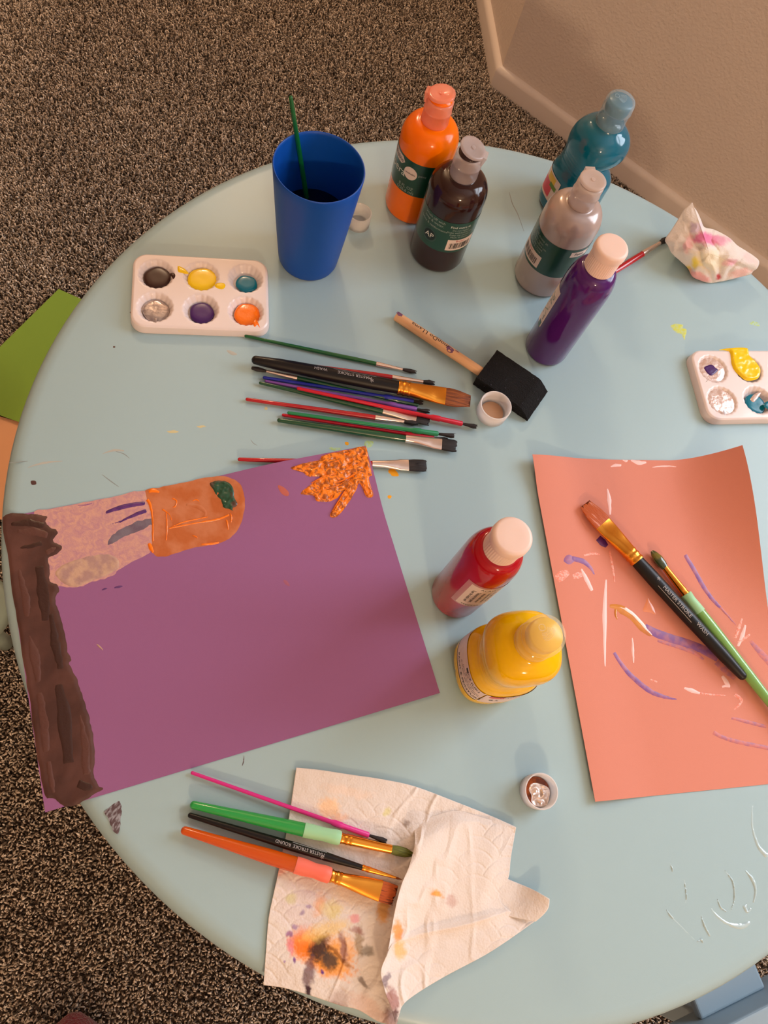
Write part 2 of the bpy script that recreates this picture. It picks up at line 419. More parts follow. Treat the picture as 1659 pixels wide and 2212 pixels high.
def tlocal(o):                                          # layers are laid out in world coordinates; hang them under the table
    if o is None: return
    o.data.transform(Matrix.Translation((-TX, -TY, -FLOORZ))); o.parent = table; return o
m_ygreen = mat('yellow_green_smudge', (205, 212, 80), rough=.4, rgb2=(190, 208, 150), nscale=300)
m_pgreen = mat('pale_green_smudge', (178, 205, 130), rough=.4, rgb2=(170, 204, 190), nscale=400)
m_osm = mat('orange_smudge', (240, 165, 20), rough=.35)
m_ygold = mat('faint_gold_smudge', (205, 196, 150), rough=.4)
m_bsm = mat('brown_smudge', (88, 70, 74), rough=.45, rgb2=(150, 150, 158), nscale=220, nstretch=(3, 1, 1), ramp=(.45, .62))
m_scr = mat('grey_scuff', (140, 150, 152), rough=.5)
m_brn = mat('brown_spot', (80, 52, 50), rough=.4)
m_tan = mat('tan_scuff', (176, 178, 172), rough=.5)
def smudge(poly, m, cell=2.0, h0=.0001, hv=.0001, re=3, seed=0): tlocal(layer('paint_smudge', poly, flat, m, None, cell=cell, h0=h0, hv=hv, edge=3, rough_edge=re, seed=seed))
def scuff(path, w_, m, seed=0): tlocal(stroke('scuff', path, w_, flat, m, None, h0=.00006, hv=.00003, seed=seed, cell=1.0, re=.6))
smudge([(1448, 704), (1458, 700), (1475, 701), (1474, 708), (1481, 711), (1483, 718), (1480, 727), (1478, 734), (1472, 722), (1461, 719), (1452, 710)], m_ygreen, 1.5)
smudge([(1619, 699), (1628, 694), (1638, 697), (1641, 705), (1630, 703)], m_pgreen, 1.5)
smudge([(711, 968), (722, 966), (736, 969), (732, 974), (718, 973)], m_pgreen, 1.5); smudge([(786, 960), (790, 952), (806, 953), (804, 962), (797, 967), (788, 965)], m_pgreen, 1.5)
smudge([(839, 1015), (852, 1014), (861, 1027), (850, 1028), (842, 1022)], m_osm, 1.5); smudge([(838, 1070), (846, 1071), (844, 1077), (839, 1076)], m_osm, 1.5)
smudge([(360, 932), (375, 930), (386, 933), (374, 936)], m_ygold, 1.5); smudge([(424, 921), (436, 919), (445, 922), (432, 924)], m_ygold, 1.5)
smudge([(571, 879), (577, 879), (577, 885), (572, 885)], m_ygold, 1.5); smudge([(746, 955), (752, 955), (752, 961), (746, 961)], m_osm, 1.2)
smudge([(490, 757), (500, 758), (512, 765), (505, 768), (495, 764)], m_tan, 1.5)
smudge([(226, 1753), (244, 1738), (258, 1731), (263, 1743), (262, 1759), (259, 1785), (254, 1801), (241, 1786), (232, 1768)], m_bsm, 1.6, re=6)
smudge([(67, 1039), (77, 1039), (78, 1046), (69, 1047)], m_brn, 1.2, re=1)
for x_, y_ in ((246.5, 749.5), (283, 675)): smudge([(x_ - 2, y_ - 1.5), (x_ + 2, y_ - 1.5), (x_ + 2, y_ + 1.5), (x_ - 2, y_ + 1.5)], m_brn, .8, re=0)
scuff([(60, 1010), (95, 1000), (135, 996)], (1, 5, 1), m_tan); scuff([(222, 980), (245, 973), (268, 974)], (1, 5, 3), m_tan); scuff([(250, 975), (268, 981), (280, 990)], (1, 2, 1), m_scr)
scuff([(220, 1025), (240, 1040), (257, 1052)], (1, 2.4, 1), m_scr); scuff([(1100, 415), (1107, 440), (1118, 462), (1132, 500)], (1, 2, 1.6, 1), m_scr)
scuff([(527, 1632), (526, 1645), (523, 1655)], (1, 2.5, 1), m_bsm); scuff([(20, 1000), (40, 998), (60, 996)], (1, 2, 1), m_scr)
scuff([(541, 950), (548, 958), (556, 962)], (1, 1.6, 1), m_scr)
m_wet = mat('clear_water_film', (178, 205, 212), rough=.06, coat=1, spec=.9)  # wet water streaks: glossy, coloured slightly lighter than the table top
for i, (pa, ws) in enumerate((([(1536, 1962), (1550, 1980), (1575, 1996), (1600, 2001), (1620, 1992)], (3, 5, 6, 14, 6)), ([(1550, 1942), (1556, 1958), (1570, 1970)], (2, 5, 2)), ([(1566, 1880), (1583, 1905), (1586, 1940), (1580, 1965)], (2, 4, 3, 2)),
        ([(1610, 1880), (1626, 1900), (1632, 1925), (1628, 1950)], (2, 8, 6, 3)), ([(1515, 1978), (1522, 2000), (1534, 2022)], (2, 5, 3)), ([(1608, 1955), (1614, 1970), (1622, 1962)], (10, 5, 4)), ([(1625, 1740), (1626, 1790), (1640, 1830), (1659, 1850)], (3, 4, 8, 12)),
        ([(1478, 1900), (1483, 1935), (1480, 1950)], (2, 3, 2)), ([(1446, 1862), (1453, 1878), (1452, 1884)], (1, 4, 2)), ([(1440, 1965), (1446, 1975), (1470, 2000), (1500, 2030)], (2, 3, 2, 2)), ([(1505, 2035), (1515, 2030), (1519, 2038)], (2, 4, 2)))):
    tlocal(stroke('water_streak', pa, ws, flat, m_wet, None, h0=.0005, hv=.0004, seed=i, cell=1.5, re=2))

# ------------------------------------------------------------------ papers
def paper(name, label, corners, hf, m, nu=70, nv=60, thick=.0003):
    """corners: world xy of top-left, top-right, bottom-right, bottom-left; hf(x, y) its height"""
    C = np.array(corners, float); root = thing(name, label, 'paper', (C[3][0], C[3][1], 0))
    u, v_ = np.meshgrid(np.linspace(0, 1, nu + 1), np.linspace(0, 1, nv + 1)); u = u.ravel()[:, None]; v_ = v_.ravel()[:, None]
    XY = (C[0] * (1 - u) + C[1] * u) * (1 - v_) + (C[3] * (1 - u) + C[2] * u) * v_
    z = hf(XY[:, 0], XY[:, 1]); n = len(z)
    P = np.concatenate([XY - C[3], z[:, None]], 1); Q = P.copy(); Q[:, 2] -= thick
    idx = np.arange(n).reshape(nv + 1, nu + 1)
    top = np.stack([idx[:-1, :-1].ravel(), idx[1:, :-1].ravel(), idx[1:, 1:].ravel(), idx[:-1, 1:].ravel()], 1)
    rim = np.concatenate([idx[0, :], idx[1:, -1], idx[-1, -2::-1], idx[-2:0:-1, 0]])
    side = [(rim[i], rim[(i + 1) % len(rim)], rim[(i + 1) % len(rim)] + n, rim[i] + n) for i in range(len(rim))]
    fcs = [tuple(t) for t in top] + [tuple(t[::-1] + n) for t in top] + side
    sheet = obj('sheet', np.concatenate([P, Q]), fcs, m, root); hard(sheet, 60)
    return root
def adopt(o, root):
    if o is None: return None
    o.data.transform(Matrix.Translation(-root.location)); o.parent = root; return o

# purple drawing
pc = [T(5, 1118, .001), T(790, 963, .009), T(950, 1497, .001), T(100, 1755, -.004)]
PA = pc[0][:2]; PU = pc[1][:2] - pc[0][:2]; PV = pc[3][:2] - pc[0][:2]; PMi = np.linalg.inv(np.array([PU, PV]).T)
def hf_purple(x, y):
    uv = PMi @ np.stack([np.ravel(x) - PA[0], np.ravel(y) - PA[1]]); u, v_ = uv
    h_ = .0006 + .0085 * sstep(.45, .78, u) * (1 - sstep(.06, .30, v_))
    h_ = h_ + .0012 * sstep(.4, .9, u) * sstep(.5, 1, v_) * (.5 + .5 * np.sin(u * 9))
    d = np.hypot(np.ravel(x) - TX, np.ravel(y) - TY) - (TR - .012); h_ = h_ - .05 * np.clip(d, 0, 1) ** 1.15
    return h_
m_pp = mat('purple_construction_paper', (148, 97, 142), rough=.8, spec=.25, bump=(1600, .12, .0004))
purple = paper('purple_painting', 'purple construction paper painting with brown stripe and orange shapes', [p[:2] for p in pc], hf_purple, m_pp)
m_brown = mat('dark_brown_paint', (68, 38, 32), rough=.5, rgb2=(94, 58, 50), nscale=34, nstretch=(1, .7, 1), ramp=(.4, .66), coat=.12, cr_=.25, bump=(160, .3, .001))
m_peach = mat('peach_wash_paint', (206, 156, 142), rough=.6, rgb2=(182, 132, 144), nscale=170, dist=1.5, ramp=(.36, .68), bump=(900, .4, .0006), detail=6)
m_tanp = mat('tan_paint', (196, 160, 138), rough=.5, rgb2=(170, 135, 130), nscale=130, bump=(500, .4, .0008))
m_dpur = mat('dark_purple_paint', (72, 34, 104), rough=.3, coat=.3, rgb2=(98, 52, 118), nscale=200)
m_slate = mat('slate_blue_paint', (118, 108, 122), rough=.6, rgb2=(104, 86, 104), nscale=90, bump=(1200, .4, .0005))
m_obody = mat('orange_wash_paint', (196, 120, 80), rough=.45, rgb2=(184, 98, 48), nscale=60, bump=(300, .3, .0006))
m_obr = mat('bright_orange_paint', (245, 122, 6), rough=.28, coat=.4)
m_sun = mat('orange_ochre_paint', (246, 132, 8), rough=.3, coat=.3, rgb2=(168, 86, 20), nscale=120, dist=2.5, ramp=(.46, .56), bump=(420, .5, .0015), detail=2)
m_dgrn = mat('dark_green_paint', (30, 76, 54), rough=.4, coat=.3, rgb2=(84, 60, 54), nscale=130, ramp=(.5, .62), bump=(300, .5, .001))
def pl(poly, m, nm='paint_patch', **k): return adopt(layer(nm, poly, hf_purple, m, None, **k), purple)
def ps(path, ws, m, **k): return adopt(stroke('paint_stroke', path, ws, hf_purple, m, None, **k), purple)
pl([(72, 1112), (102, 1100), (180, 1085.5), (250, 1071.5), (308, 1060), (320, 1080), (326, 1110), (329, 1150), (326, 1188), (318, 1198), (290, 1212), (262, 1228), (240, 1245), (200, 1258), (165, 1269), (130, 1266), (95, 1260), (78, 1200)], m_peach, cell=3, h0=.00012, hv=.0001, edge=6, rough_edge=5)
pl([(118, 1236), (135, 1220), (180, 1203), (225, 1196), (252, 1204), (259, 1224), (240, 1239), (205, 1254), (165, 1268), (140, 1263), (124, 1250)], m_tanp, cell=2.5, h0=.0004, hv=.0005, edge=5, rough_edge=5, seed=3)
pl([(7, 1118), (60, 1110), (85, 1111), (103, 1115), (100, 1127), (110, 1137), (124, 1142), (127, 1152), (120, 1160), (117, 1170), (133, 1178), (134, 1190), (120, 1200), (107, 1208), (109, 1230), (110, 1256), (124, 1260), (128, 1278), (120, 1288), (122, 1305), (132, 1335), (141, 1372), (146, 1405), (153, 1425), (150, 1436), (166, 1464), (172, 1488), (182, 1515), (195, 1560), (203, 1600), (204, 1640), (203, 1676), (214, 1698), (221, 1705), (208, 1714), (192, 1724), (168, 1738), (148, 1742), (132, 1738), (118, 1726), (100, 1722), (90, 1690), (76, 1600), (62, 1500), (46, 1400), (30, 1300), (16, 1200)],
   m_brown, cell=3, h0=.0004, hv=.0007, edge=8, nsc=55, stretch=(1.6, .5), ridge=False, rough_edge=6, seed=8)
m_brl = mat('lighter_brown_paint', (88, 54, 47), rough=.42, coat=.15, cr_=.2, bump=(300, .4, .001)); m_brd = mat('darker_brown_paint', (56, 30, 25), rough=.35, coat=.3, cr_=.2, bump=(300, .4, .001))
for i, (pa, ws, m_) in enumerate((([(20, 1135), (60, 1130), (100, 1138)], (10, 18, 14), m_brd), ([(30, 1150), (75, 1150), (110, 1160)], (14, 24, 18), m_brl), ([(40, 1185), (70, 1180), (95, 1172)], (8, 16, 12), m_brd), ([(95, 1196), (112, 1190), (126, 1183)], (10, 14, 8), m_brl),
        ([(40, 1225), (55, 1290), (60, 1340)], (12, 20, 14), m_brl), ([(85, 1215), (95, 1290), (100, 1350)], (22, 30, 22), m_brd), ([(62, 1360), (75, 1420), (84, 1480)], (10, 26, 14), m_brl), ([(110, 1320), (120, 1390), (134, 1450)], (14, 20, 16), m_brd),
        ([(85, 1490), (95, 1560), (100, 1630)], (16, 24, 16), m_brl), ([(125, 1470), (140, 1560), (150, 1660)], (24, 34, 28), m_brd), ([(172, 1540), (184, 1610), (186, 1680)], (10, 22, 18), m_brl), ([(104, 1640), (112, 1690), (118, 1718)], (12, 16, 10), m_brl), ([(165, 1690), (190, 1700), (206, 1704)], (18, 22, 10), m_brd))):
    ps(pa, tuple(q * 1.45 for q in ws), m_, seed=40 + i, h0=.0010, hv=.0001, re=7)
ps([(314, 1087), (285, 1091), (255, 1098), (228, 1108)], (9, 11, 11, 7), m_dpur, seed=2, h0=.0006); ps([(317, 1103), (295, 1111), (272, 1121), (250, 1134)], (10, 9, 6, 2), m_dpur, seed=4, h0=.0006); ps([(262, 1126), (245, 1131), (233, 1133)], (4, 2, 1), m_dpur, seed=4)
pl([(228, 1172), (242, 1150), (270, 1134), (300, 1121), (325, 1118), (329, 1134), (306, 1150), (270, 1163), (245, 1178), (230, 1184)], m_slate, cell=3, h0=.00016, hv=.0001, edge=6, rough_edge=5, seed=9)
pl([(314, 1060), (345, 1053), (400, 1041), (470, 1029), (500, 1033), (521, 1050), (529, 1085), (522, 1128), (502, 1158), (478, 1172), (420, 1183), (375, 1196), (352, 1203), (332, 1196), (327, 1150), (326, 1110), (319, 1085)], m_obody, cell=3, h0=.00022, hv=.0003, edge=6, rough_edge=4, seed=11)
for pa, ws in (([(320, 1064), (330, 1060), (346, 1064)], (6, 12, 5)), ([(318, 1078), (325, 1092), (330, 1120), (331, 1170)], (8, 7, 4, 4)), ([(321, 1173), (326, 1184), (332, 1195)], (7, 10, 4)), ([(359, 1107), (361, 1140), (359, 1168)], (3, 4, 3)),
        ([(364, 1142), (420, 1131), (470, 1122), (496, 1112)], (4, 4, 6, 5)), ([(368, 1140), (400, 1127), (450, 1117)], (2, 4, 3)), ([(489, 1122), (492, 1134), (493, 1146)], (4, 5, 3)), ([(497, 1108), (500, 1118), (499, 1130)], (3, 4, 3)), ([(371, 1077), (381, 1082), (379, 1094), (372, 1096)], (4, 4, 4, 2)),
        ([(414, 1084), (424, 1080), (432, 1085)], (2, 5, 2)), ([(415, 1157), (424, 1160), (427, 1164)], (3, 4, 2)), ([(434, 1176), (455, 1175), (473, 1172)], (3, 6, 4)), ([(350, 1100), (366, 1112), (372, 1128)], (5, 3, 2)), ([(400, 1090), (430, 1096), (444, 1110), (432, 1120)], (8, 14, 10, 4))):
    ps(pa, ws, m_obr if max(ws) < 13 else m_obody, seed=int(pa[0][0]), h0=.0007, hv=.0004)
pl([(452, 1043), (466, 1038), (490, 1040), (504, 1054), (507, 1074), (513, 1086), (512, 1095), (504, 1099), (506, 1109), (495, 1101), (481, 1096), (476, 1080), (466, 1071), (458, 1056)], m_dgrn, cell=2, h0=.0006, hv=.001, edge=4, nsc=150, ridge=True, rough_edge=3, seed=14)
pl([(789, 965), (760, 970), (715, 979), (694, 986), (690, 994), (662, 999), (628, 1011), (654, 1021), (668, 1029), (692, 1030), (672, 1046), (649, 1067), (676, 1070), (686, 1083), (706, 1084), (728, 1076), (742, 1058), (731, 1082), (713, 1110), (717, 1118), (730, 1114), (752, 1088), (768, 1060), (776, 1044), (782, 1052), (790, 1070), (799, 1076), (806, 1068), (799, 1044), (797, 1030), (803, 1027), (801, 1012), (796, 990)],
   m_sun, cell=2, h0=.0005, hv=.0016, edge=4, nsc=150, stretch=(1, 1.2), ridge=True, rough_edge=3, seed=21)
for i, pa in enumerate(([(795, 1020), (770, 1024), (745, 1036), (720, 1045)], [(790, 985), (755, 988), (720, 1000), (690, 1008)], [(798, 1000), (765, 1005), (735, 1022), (700, 1030), (672, 1044)], [(770, 975), (735, 984), (712, 992)], [(780, 1036), (762, 1058), (742, 1085), (722, 1112)], [(765, 1036), (745, 1062), (728, 1088), (716, 1108)], [(756, 1034), (730, 1050), (700, 1058), (660, 1066)], [(640, 1012), (675, 1008), (700, 1016)], [(790, 1034), (796, 1052), (803, 1066)], [(778, 1034), (786, 1054), (796, 1074)], [(740, 1004), (725, 1014), (738, 1024), (760, 1014)], [(700, 1060), (690, 1074), (706, 1080), (725, 1066)])):
    ps(pa, (2, 4, 4, 2), m_obr, seed=i, h0=.0014, hv=.0006, cell=1.3)
m_rust = mat('rust_smear', (185, 96, 84), rough=.6)
pl([(600, 1049), (612, 1052), (624, 1064), (621, 1072), (608, 1066)], m_rust, cell=2, h0=.0001); pl([(612, 1253), (620, 1255), (626, 1266), (616, 1262)], mat('faint_rust_smear', (162, 92, 118), rough=.7), cell=2, h0=.0001)
ps([(247, 1270), (256, 1268), (265, 1266)], (2, 5, 2), m_dpur); ps([(220, 1275), (226, 1272), (232, 1271)], (2, 3, 1), m_dpur); ps([(209, 1391), (215, 1397), (223, 1405)], (1, 4, 1), m_tanp)
ps([(160, 1092), (185, 1091), (205, 1086)], (1, 4, 1), m_pp)

# salmon drawing
s0 = T(1148, 984, .007)[:2]; s1 = T(1603, 962, .036)[:2]; s3 = T(1285, 1732, .004)[:2]; s2 = s1 + (s3 - s0) * .985
SMi = np.linalg.inv(np.array([s1 - s0, s3 - s0]).T)
def hf_salmon(x, y):
    u, v_ = SMi @ np.stack([np.ravel(x) - s0[0], np.ravel(y) - s0[1]])
    h_ = .0006 + .005 * (1 - sstep(0, .30, u)) * (1 - .15 * v_)
    h_ = h_ + .004 * sstep(.45, 0, u) * sstep(.14, 0, v_)
    h_ = h_ + .036 * np.clip((u - .70) / .30, 0, 1.2) ** 2 * (1 - sstep(.0, .72, v_))
    h_ = h_ + .0012 * (1 - np.cos(v_ * 14)) * .5 * sstep(.2, .6, u) * 0
    return h_
m_sp = mat('salmon_construction_paper', (214, 139, 121), rough=.8, spec=.25, bump=(1500, .15, .0005))
salmon = paper('salmon_painting', 'salmon construction paper with purple white and gold paint strokes under two brushes', [s0, s1, s2, s3], hf_salmon, m_sp)
m_wp = mat('white_pink_paint', (244, 200, 196), rough=.4); m_wpf = mat('faint_white_paint', (238, 176, 164), rough=.5, rgb2=(234, 140, 118), nscale=500, ramp=(.45, .55))
m_vp = mat('violet_paint', (134, 88, 150), rough=.4, rgb2=(168, 106, 138), nscale=160); m_vpf = mat('faint_violet_paint', (176, 112, 132), rough=.5, rgb2=(204, 122, 118), nscale=260)
m_gold = mat('gold_clear_paint', (214, 140, 62), rough=.12, coat=.8, rgb2=(196, 118, 60), nscale=90)
def ss(path, ws, m, **k): return adopt(stroke('paint_stroke', path, ws, hf_salmon, m, None, **k), salmon)
for pa, ws, m_ in (([(1312, 1056), (1316, 1080), (1318, 1112)], (2, 9, 3), m_wp), ([(1309, 1252), (1306, 1330), (1307, 1440)], (3, 10, 2), m_wp), ([(1366, 1378), (1367, 1405), (1369, 1432)], (2, 6, 2), m_wp), ([(1319, 1008), (1330, 1005), (1342, 1005)], (2, 7, 4), m_wp), ([(1363, 994), (1380, 1000), (1396, 999)], (3, 10, 3), m_wp),
        ([(1409, 1009), (1435, 1007), (1461, 1008)], (1, 4, 1), m_wp), ([(1345, 994), (1352, 996), (1356, 994)], (2, 5, 2), m_wp), ([(1601, 1000), (1606, 1016), (1611, 1036)], (1, 4, 1), m_wpf), ([(1203, 1252), (1214, 1243), (1228, 1236)], (16, 22, 10), m_wpf), ([(1238, 1246), (1248, 1243), (1259, 1240)], (10, 14, 8), m_wpf),
        ([(1256, 1229), (1268, 1254), (1279, 1276)], (3, 9, 6), m_wp), ([(1261, 1200), (1280, 1196), (1296, 1198)], (4, 6, 2), m_wpf), ([(1317, 1190), (1323, 1225), (1328, 1258)], (4, 5, 2), m_wpf), ([(1603, 1336), (1596, 1356), (1588, 1378)], (3, 8, 6), m_wpf), ([(1610, 1350), (1604, 1372), (1594, 1396)], (3, 9, 5), m_wp), ([(1620, 1370), (1606, 1380), (1594, 1388)], (3, 8, 5), m_wpf),
        ([(1478, 1486), (1495, 1492), (1512, 1498)], (4, 9, 4), m_wp), ([(1512, 1497), (1540, 1501), (1567, 1502)], (4, 4, 2), m_wpf), ([(1587, 1500), (1602, 1514), (1586, 1533)], (8, 6, 4), m_wpf), ([(1560, 1460), (1568, 1472), (1575, 1484)], (5, 10, 6), m_wp), ([(1560, 1484), (1568, 1482), (1577, 1484)], (4, 6, 3), m_wp), ([(1405, 1468), (1420, 1473)], (3, 3), m_wpf),
        ([(1222, 1216), (1229, 1208), (1236, 1216)], (12, 20, 14), m_vp), ([(1234, 1206), (1260, 1213), (1275, 1226), (1284, 1241)], (10, 11, 7, 2), m_vp), ([(1480, 1199), (1500, 1232), (1520, 1268), (1540, 1296), (1556, 1312)], (8, 9, 9, 8, 6), m_vp), ([(1556, 1312), (1572, 1330), (1590, 1350)], (6, 4, 2), m_vpf),
        ([(1326, 1410), (1357, 1453), (1400, 1490), (1430, 1504), (1462, 1511)], (6, 10, 11, 8, 2), m_vp), ([(1392, 1354), (1418, 1368), (1447, 1378), (1502, 1396), (1552, 1420)], (14, 18, 18, 18, 20), m_vp), ([(1549, 1428), (1570, 1450), (1588, 1466)], (18, 14, 8), m_vpf), ([(1420, 1384), (1460, 1396), (1500, 1410), (1520, 1425)], (5, 8, 8, 4), m_vpf),
        ([(1541, 1582), (1560, 1592), (1592, 1602), (1640, 1612), (1690, 1622)], (9, 8, 9, 9, 8), m_vpf), ([(1580, 1551), (1610, 1558), (1655, 1570)], (5, 8, 7), m_vpf), ([(1621, 1385), (1645, 1412), (1675, 1446)], (6, 14, 12), m_vpf), ([(1292, 1162), (1302, 1172), (1311, 1180)], (14, 16, 8), m_dpur),
        ([(1317, 1309), (1332, 1311), (1345, 1318), (1366, 1332), (1390, 1358), (1408, 1373)], (6, 12, 18, 16, 16, 6), m_gold), ([(1330, 1316), (1330, 1328), (1334, 1338)], (6, 5, 2), m_gold)):
    ss(pa, ws, m_, seed=int(pa[0][1]), h0=.00022 if m_ is not m_gold else .0007, hv=.00012)
adopt(layer('paint_stroke', [(1400, 1292), (1409, 1306), (1416, 1327), (1403, 1323), (1389, 1320), (1393, 1306)], hf_salmon, mat('gold_film', (226, 136, 92), rough=.2, coat=.6), None, cell=2, h0=.0002), salmon)

# sheets lying on the carpet
m_gp = mat('green_paper', (124, 160, 58), rough=.8, bump=(1500, .1, .0004)); m_op = mat('peach_paper', (222, 164, 122), rough=.8, bump=(1500, .1, .0004)); m_wpaper = mat('white_paper', (228, 214, 198), rough=.8)
ZF = FLOORZ + .002
def floor_sheet(name, label, px, m, z):
    cs = [T(a, b, z)[:2] for a, b in px]
    return paper(name, label, cs, lambda x, y: np.full(np.size(x), z) + .0015 * fbm(np.ravel(x) * 9, np.ravel(y) * 9, 3), m, 12, 12, .0004)
floor_sheet('coloured_paper', 'peach sheet of paper on the carpet, below the green sheet at the left edge', [(-170, 850), (42, 912), (40, 1128), (-220, 1090)], m_op, FLOORZ + .003)
floor_sheet('coloured_paper', 'cream sheet peeking out behind the green sheet on the carpet', [(64, 686), (150, 722), (40, 860), (-40, 810)], m_wpaper, FLOORZ + .005)
floor_sheet('coloured_paper', 'grass green sheet of paper on the carpet by the table\'s left edge', [(127, 625), (300, 702), (190, 965), (-110, 858)], m_gp, FLOORZ + .008)

# ------------------------------------------------------------------ bottles
m_white_txt = mat('white_print', (222, 222, 210), rough=.5); m_grey_txt = mat('grey_print', (150, 160, 148), rough=.5); m_black = mat('black_print', (26, 22, 24), rough=.5); m_cream = mat('cream_label', (226, 206, 194), rough=.4)
m_green_lab = mat('dark_green_label', (12, 62, 42), rough=.3, coat=.4); m_red_txt = mat('red_print', (190, 60, 60), rough=.5)
def text(s, size, R, th, z, m, parent, rot=0, nm='lettering', align='CENTER'):
    v, f = text_geo(s, size, align); return obj(nm, cylmap(v, R, th, z, rot), f, m, parent, smooth=False)
def barcode(R, th, z, w_, h_, m, parent, seed=1):
    r = random.Random(seed); parts = []; u = -w_ / 2
    while u < w_ / 2:
        t = r.choice((.00025, .0004, .0007)); parts.append(patch(R, th + math.degrees(u / R), th + math.degrees((u + t) / R), z - h_ / 2, z + h_ / 2, 1, nz=1)); u += t + r.choice((.0003, .0005, .0008))
    v, f = join(parts); return obj('barcode', v, f, m, parent, smooth=False)
def disc_patch(R, th, z, rad, n=32):
    v = [(rad * q / 6 * math.cos(2 * PI * i / n), rad * q / 6 * math.sin(2 * PI * i / n), 0) for q in (.02, 1, 2, 3, 4, 5, 6) for i in range(n)]
    return cylmap(v, R, th, z), ringfaces(7, n, True, False)
def round_bottle(name, label, x, y, R, H, bodymat, capm, hinge, lid_tilt=0, zs=.086, neckmat=None):
    b = thing(name, label, 'paint bottle', (x, y, 0), group='round shouldered paint bottles')
    zt = H - .030; pr = [(.001, .0006), (R * .8, .0), (R - .0035, .0003), (R - .0008, .0022), (R, .005), (R, zs)]
    for k in range(1, 13):
        t = k / 12 * PI / 2; rr = .0115 + (R - .0115) * math.cos(t) ** .85; pr.append((rr, zs + (zt - zs) * math.sin(t)))
    pr += [(.0112, zt + .002), (.0112, zt + .004), (.001, zt + .004)]
    v, f = lathe(pr, 64); obj('body', v, f, bodymat, b)
    cr2 = .0128; z0 = zt + .0005
    cp = [(.0113, z0), (cr2, z0), (cr2 + .0002, z0 + .001), (cr2 - .0002, z0 + .012), (cr2 + .0004, z0 + .0125), (cr2 + .0001, z0 + .0140), (cr2 - .0003, z0 + .0155), (cr2 - .0002, z0 + .022), (cr2 - .001, z0 + .0235), (.0095, z0 + .0238), (.009, z0 + .0232), (.001, z0 + .0232)]
    v, f = lathe(cp, 48, cap0=False); cap = obj('cap', v, f, capm, b)
    lr = .0124
    lp = [(.001, 0), (lr - .001, 0), (lr, .0008), (lr, .0022), (lr - .0008, .003), (lr - .003, .0029), (.0022, .0021), (.0019, .0030), (.001, .0031)]
    v, f = lathe(lp, 48)
    tabv, tabf = box(-.0145, -.0095, -.0045, .0045, -.007, .0026); v, f = join([(v, f), (tabv, tabf)])
    lidm = Matrix.Translation((0, 0, H - .0045)) @ Matrix.Rotation(math.radians(hinge + 180), 4, 'Z') @ Matrix.Translation((-.0118, 0, 0)) @ Matrix.Rotation(math.radians(-lid_tilt), 4, 'Y') @ Matrix.Translation((.0118, 0, 0))
    v2, f2 = lathe([(.0004, H - .0062), (.0108, H - .0062), (.0108, H - .0048), (.0004, H - .0046)], 32); obj('spout', v2, f2, neckmat or bodymat, b)
    lid = obj('lid', [tuple(lidm @ Vector(p)) for p in v], f, capm, cap); hard(lid, 50)
    return b
m_orange = mat('neon_orange_paint_plastic', (255, 118, 0), rough=.18, spec=.35, sss=.25); m_orange.node_tree.nodes['Principled BSDF'].inputs['Subsurface Radius'].default_value = (1, .35, .05)
m_brownb = mat('dark_brown_plastic', (46, 22, 18), rough=.12, coat=.15); m_silverb = mat('silver_paint_plastic', (182, 164, 158), rough=.2, coat=.15, metal=.15)
m_purb = mat('purple_plastic', (74, 22, 102), rough=.12, coat=.15); m_redb = mat('red_plastic', (170, 2, 26), rough=.12, coat=.15)
m_capo = thin('frosted_cap_orange_tint', (255, 170, 140), .3); m_capb = thin('frosted_cap', (214, 200, 198), .4); m_caps = thin('frosted_cap_silver_bottle', (232, 214, 204), .35)
OR_, BR_, SI_ = (-.115, .598), (-.0684, .556), (.0385, .586)
ob = round_bottle('paint_bottle', 'neon orange paint bottle with dark green label, leaning highest beside the blue cup', *OR_, .0278, .1365, m_orange, m_capo, 185, lid_tilt=9)
ob['label'] = 'neon orange paint bottle with dark green label, behind the dark brown bottle'
RL = .0280
lab = obj('label_band', *patch(RL, -190, 10, .0395, .0785, 60), m_green_lab, ob)
text('Tempera', .0115, RL + .00015, -150, .0605, m_white_txt, lab); text('8 FL OZ', .0048, RL + .00015, -100, .0470, m_grey_txt, lab, nm='volume_text'); text('(236.6 ml)', .0048, RL + .00015, -100, .0425, m_grey_txt, lab, nm='volume_text')
v, f = patch(RL + .00015, -165, -122, .0680, .0765, 12); k = len(v); v += cylmap([(0, 0, 0), (0, .0085, 0), (.004, .00425, 0)], RL + .00015, -122, .0680); f.append((k, k + 2, k + 1)); obj('flag', v, f, m_cream, lab)
text('washable', .0068, RL + .0003, -143, .0722, m_black, lab)
v, f = disc_patch(RL + .00015, -97, .0645, .0072); dsk = obj('badge', v, f, m_cream, lab); text('washable', .0030, RL + .0003, -97, .0645, m_black, dsk)
text('paint', .0040, RL + .00015, -72, .0660, m_grey_txt, lab)
bb = round_bottle('paint_bottle', 'dark brown paint bottle with a round seal and barcode, in front of the orange bottle', *BR_, .0278, .1345, m_brownb, m_capb, 8, lid_tilt=14)
lab = obj('label_band', *patch(RL, -200, 20, .0330, .0725, 60), m_green_lab, bb)
text('Wash off with', .0042, RL + .00015, -107, .0690, m_grey_txt, lab); text('soap & water.', .0042, RL + .00015, -107, .0650, m_grey_txt, lab); text('Safety & conformance', .0036, RL + .00015, -107, .0598, m_grey_txt, lab)
v, f = disc_patch(RL + .00012, -107, .0475, .0080); sl = obj('seal', v, f, mat('seal_grey_green', (44, 72, 62), rough=.4), lab); v, f = disc_patch(RL + .0002, -107, .0475, .0064); obj('seal_centre', v, f, mat('seal_dark', (16, 30, 28), rough=.4), lab)
v, f = text_geo('AP', .0082); obj('lettering', cylmap(v, RL + .00035, -107, .0475), f, m_white_txt, lab, smooth=False)
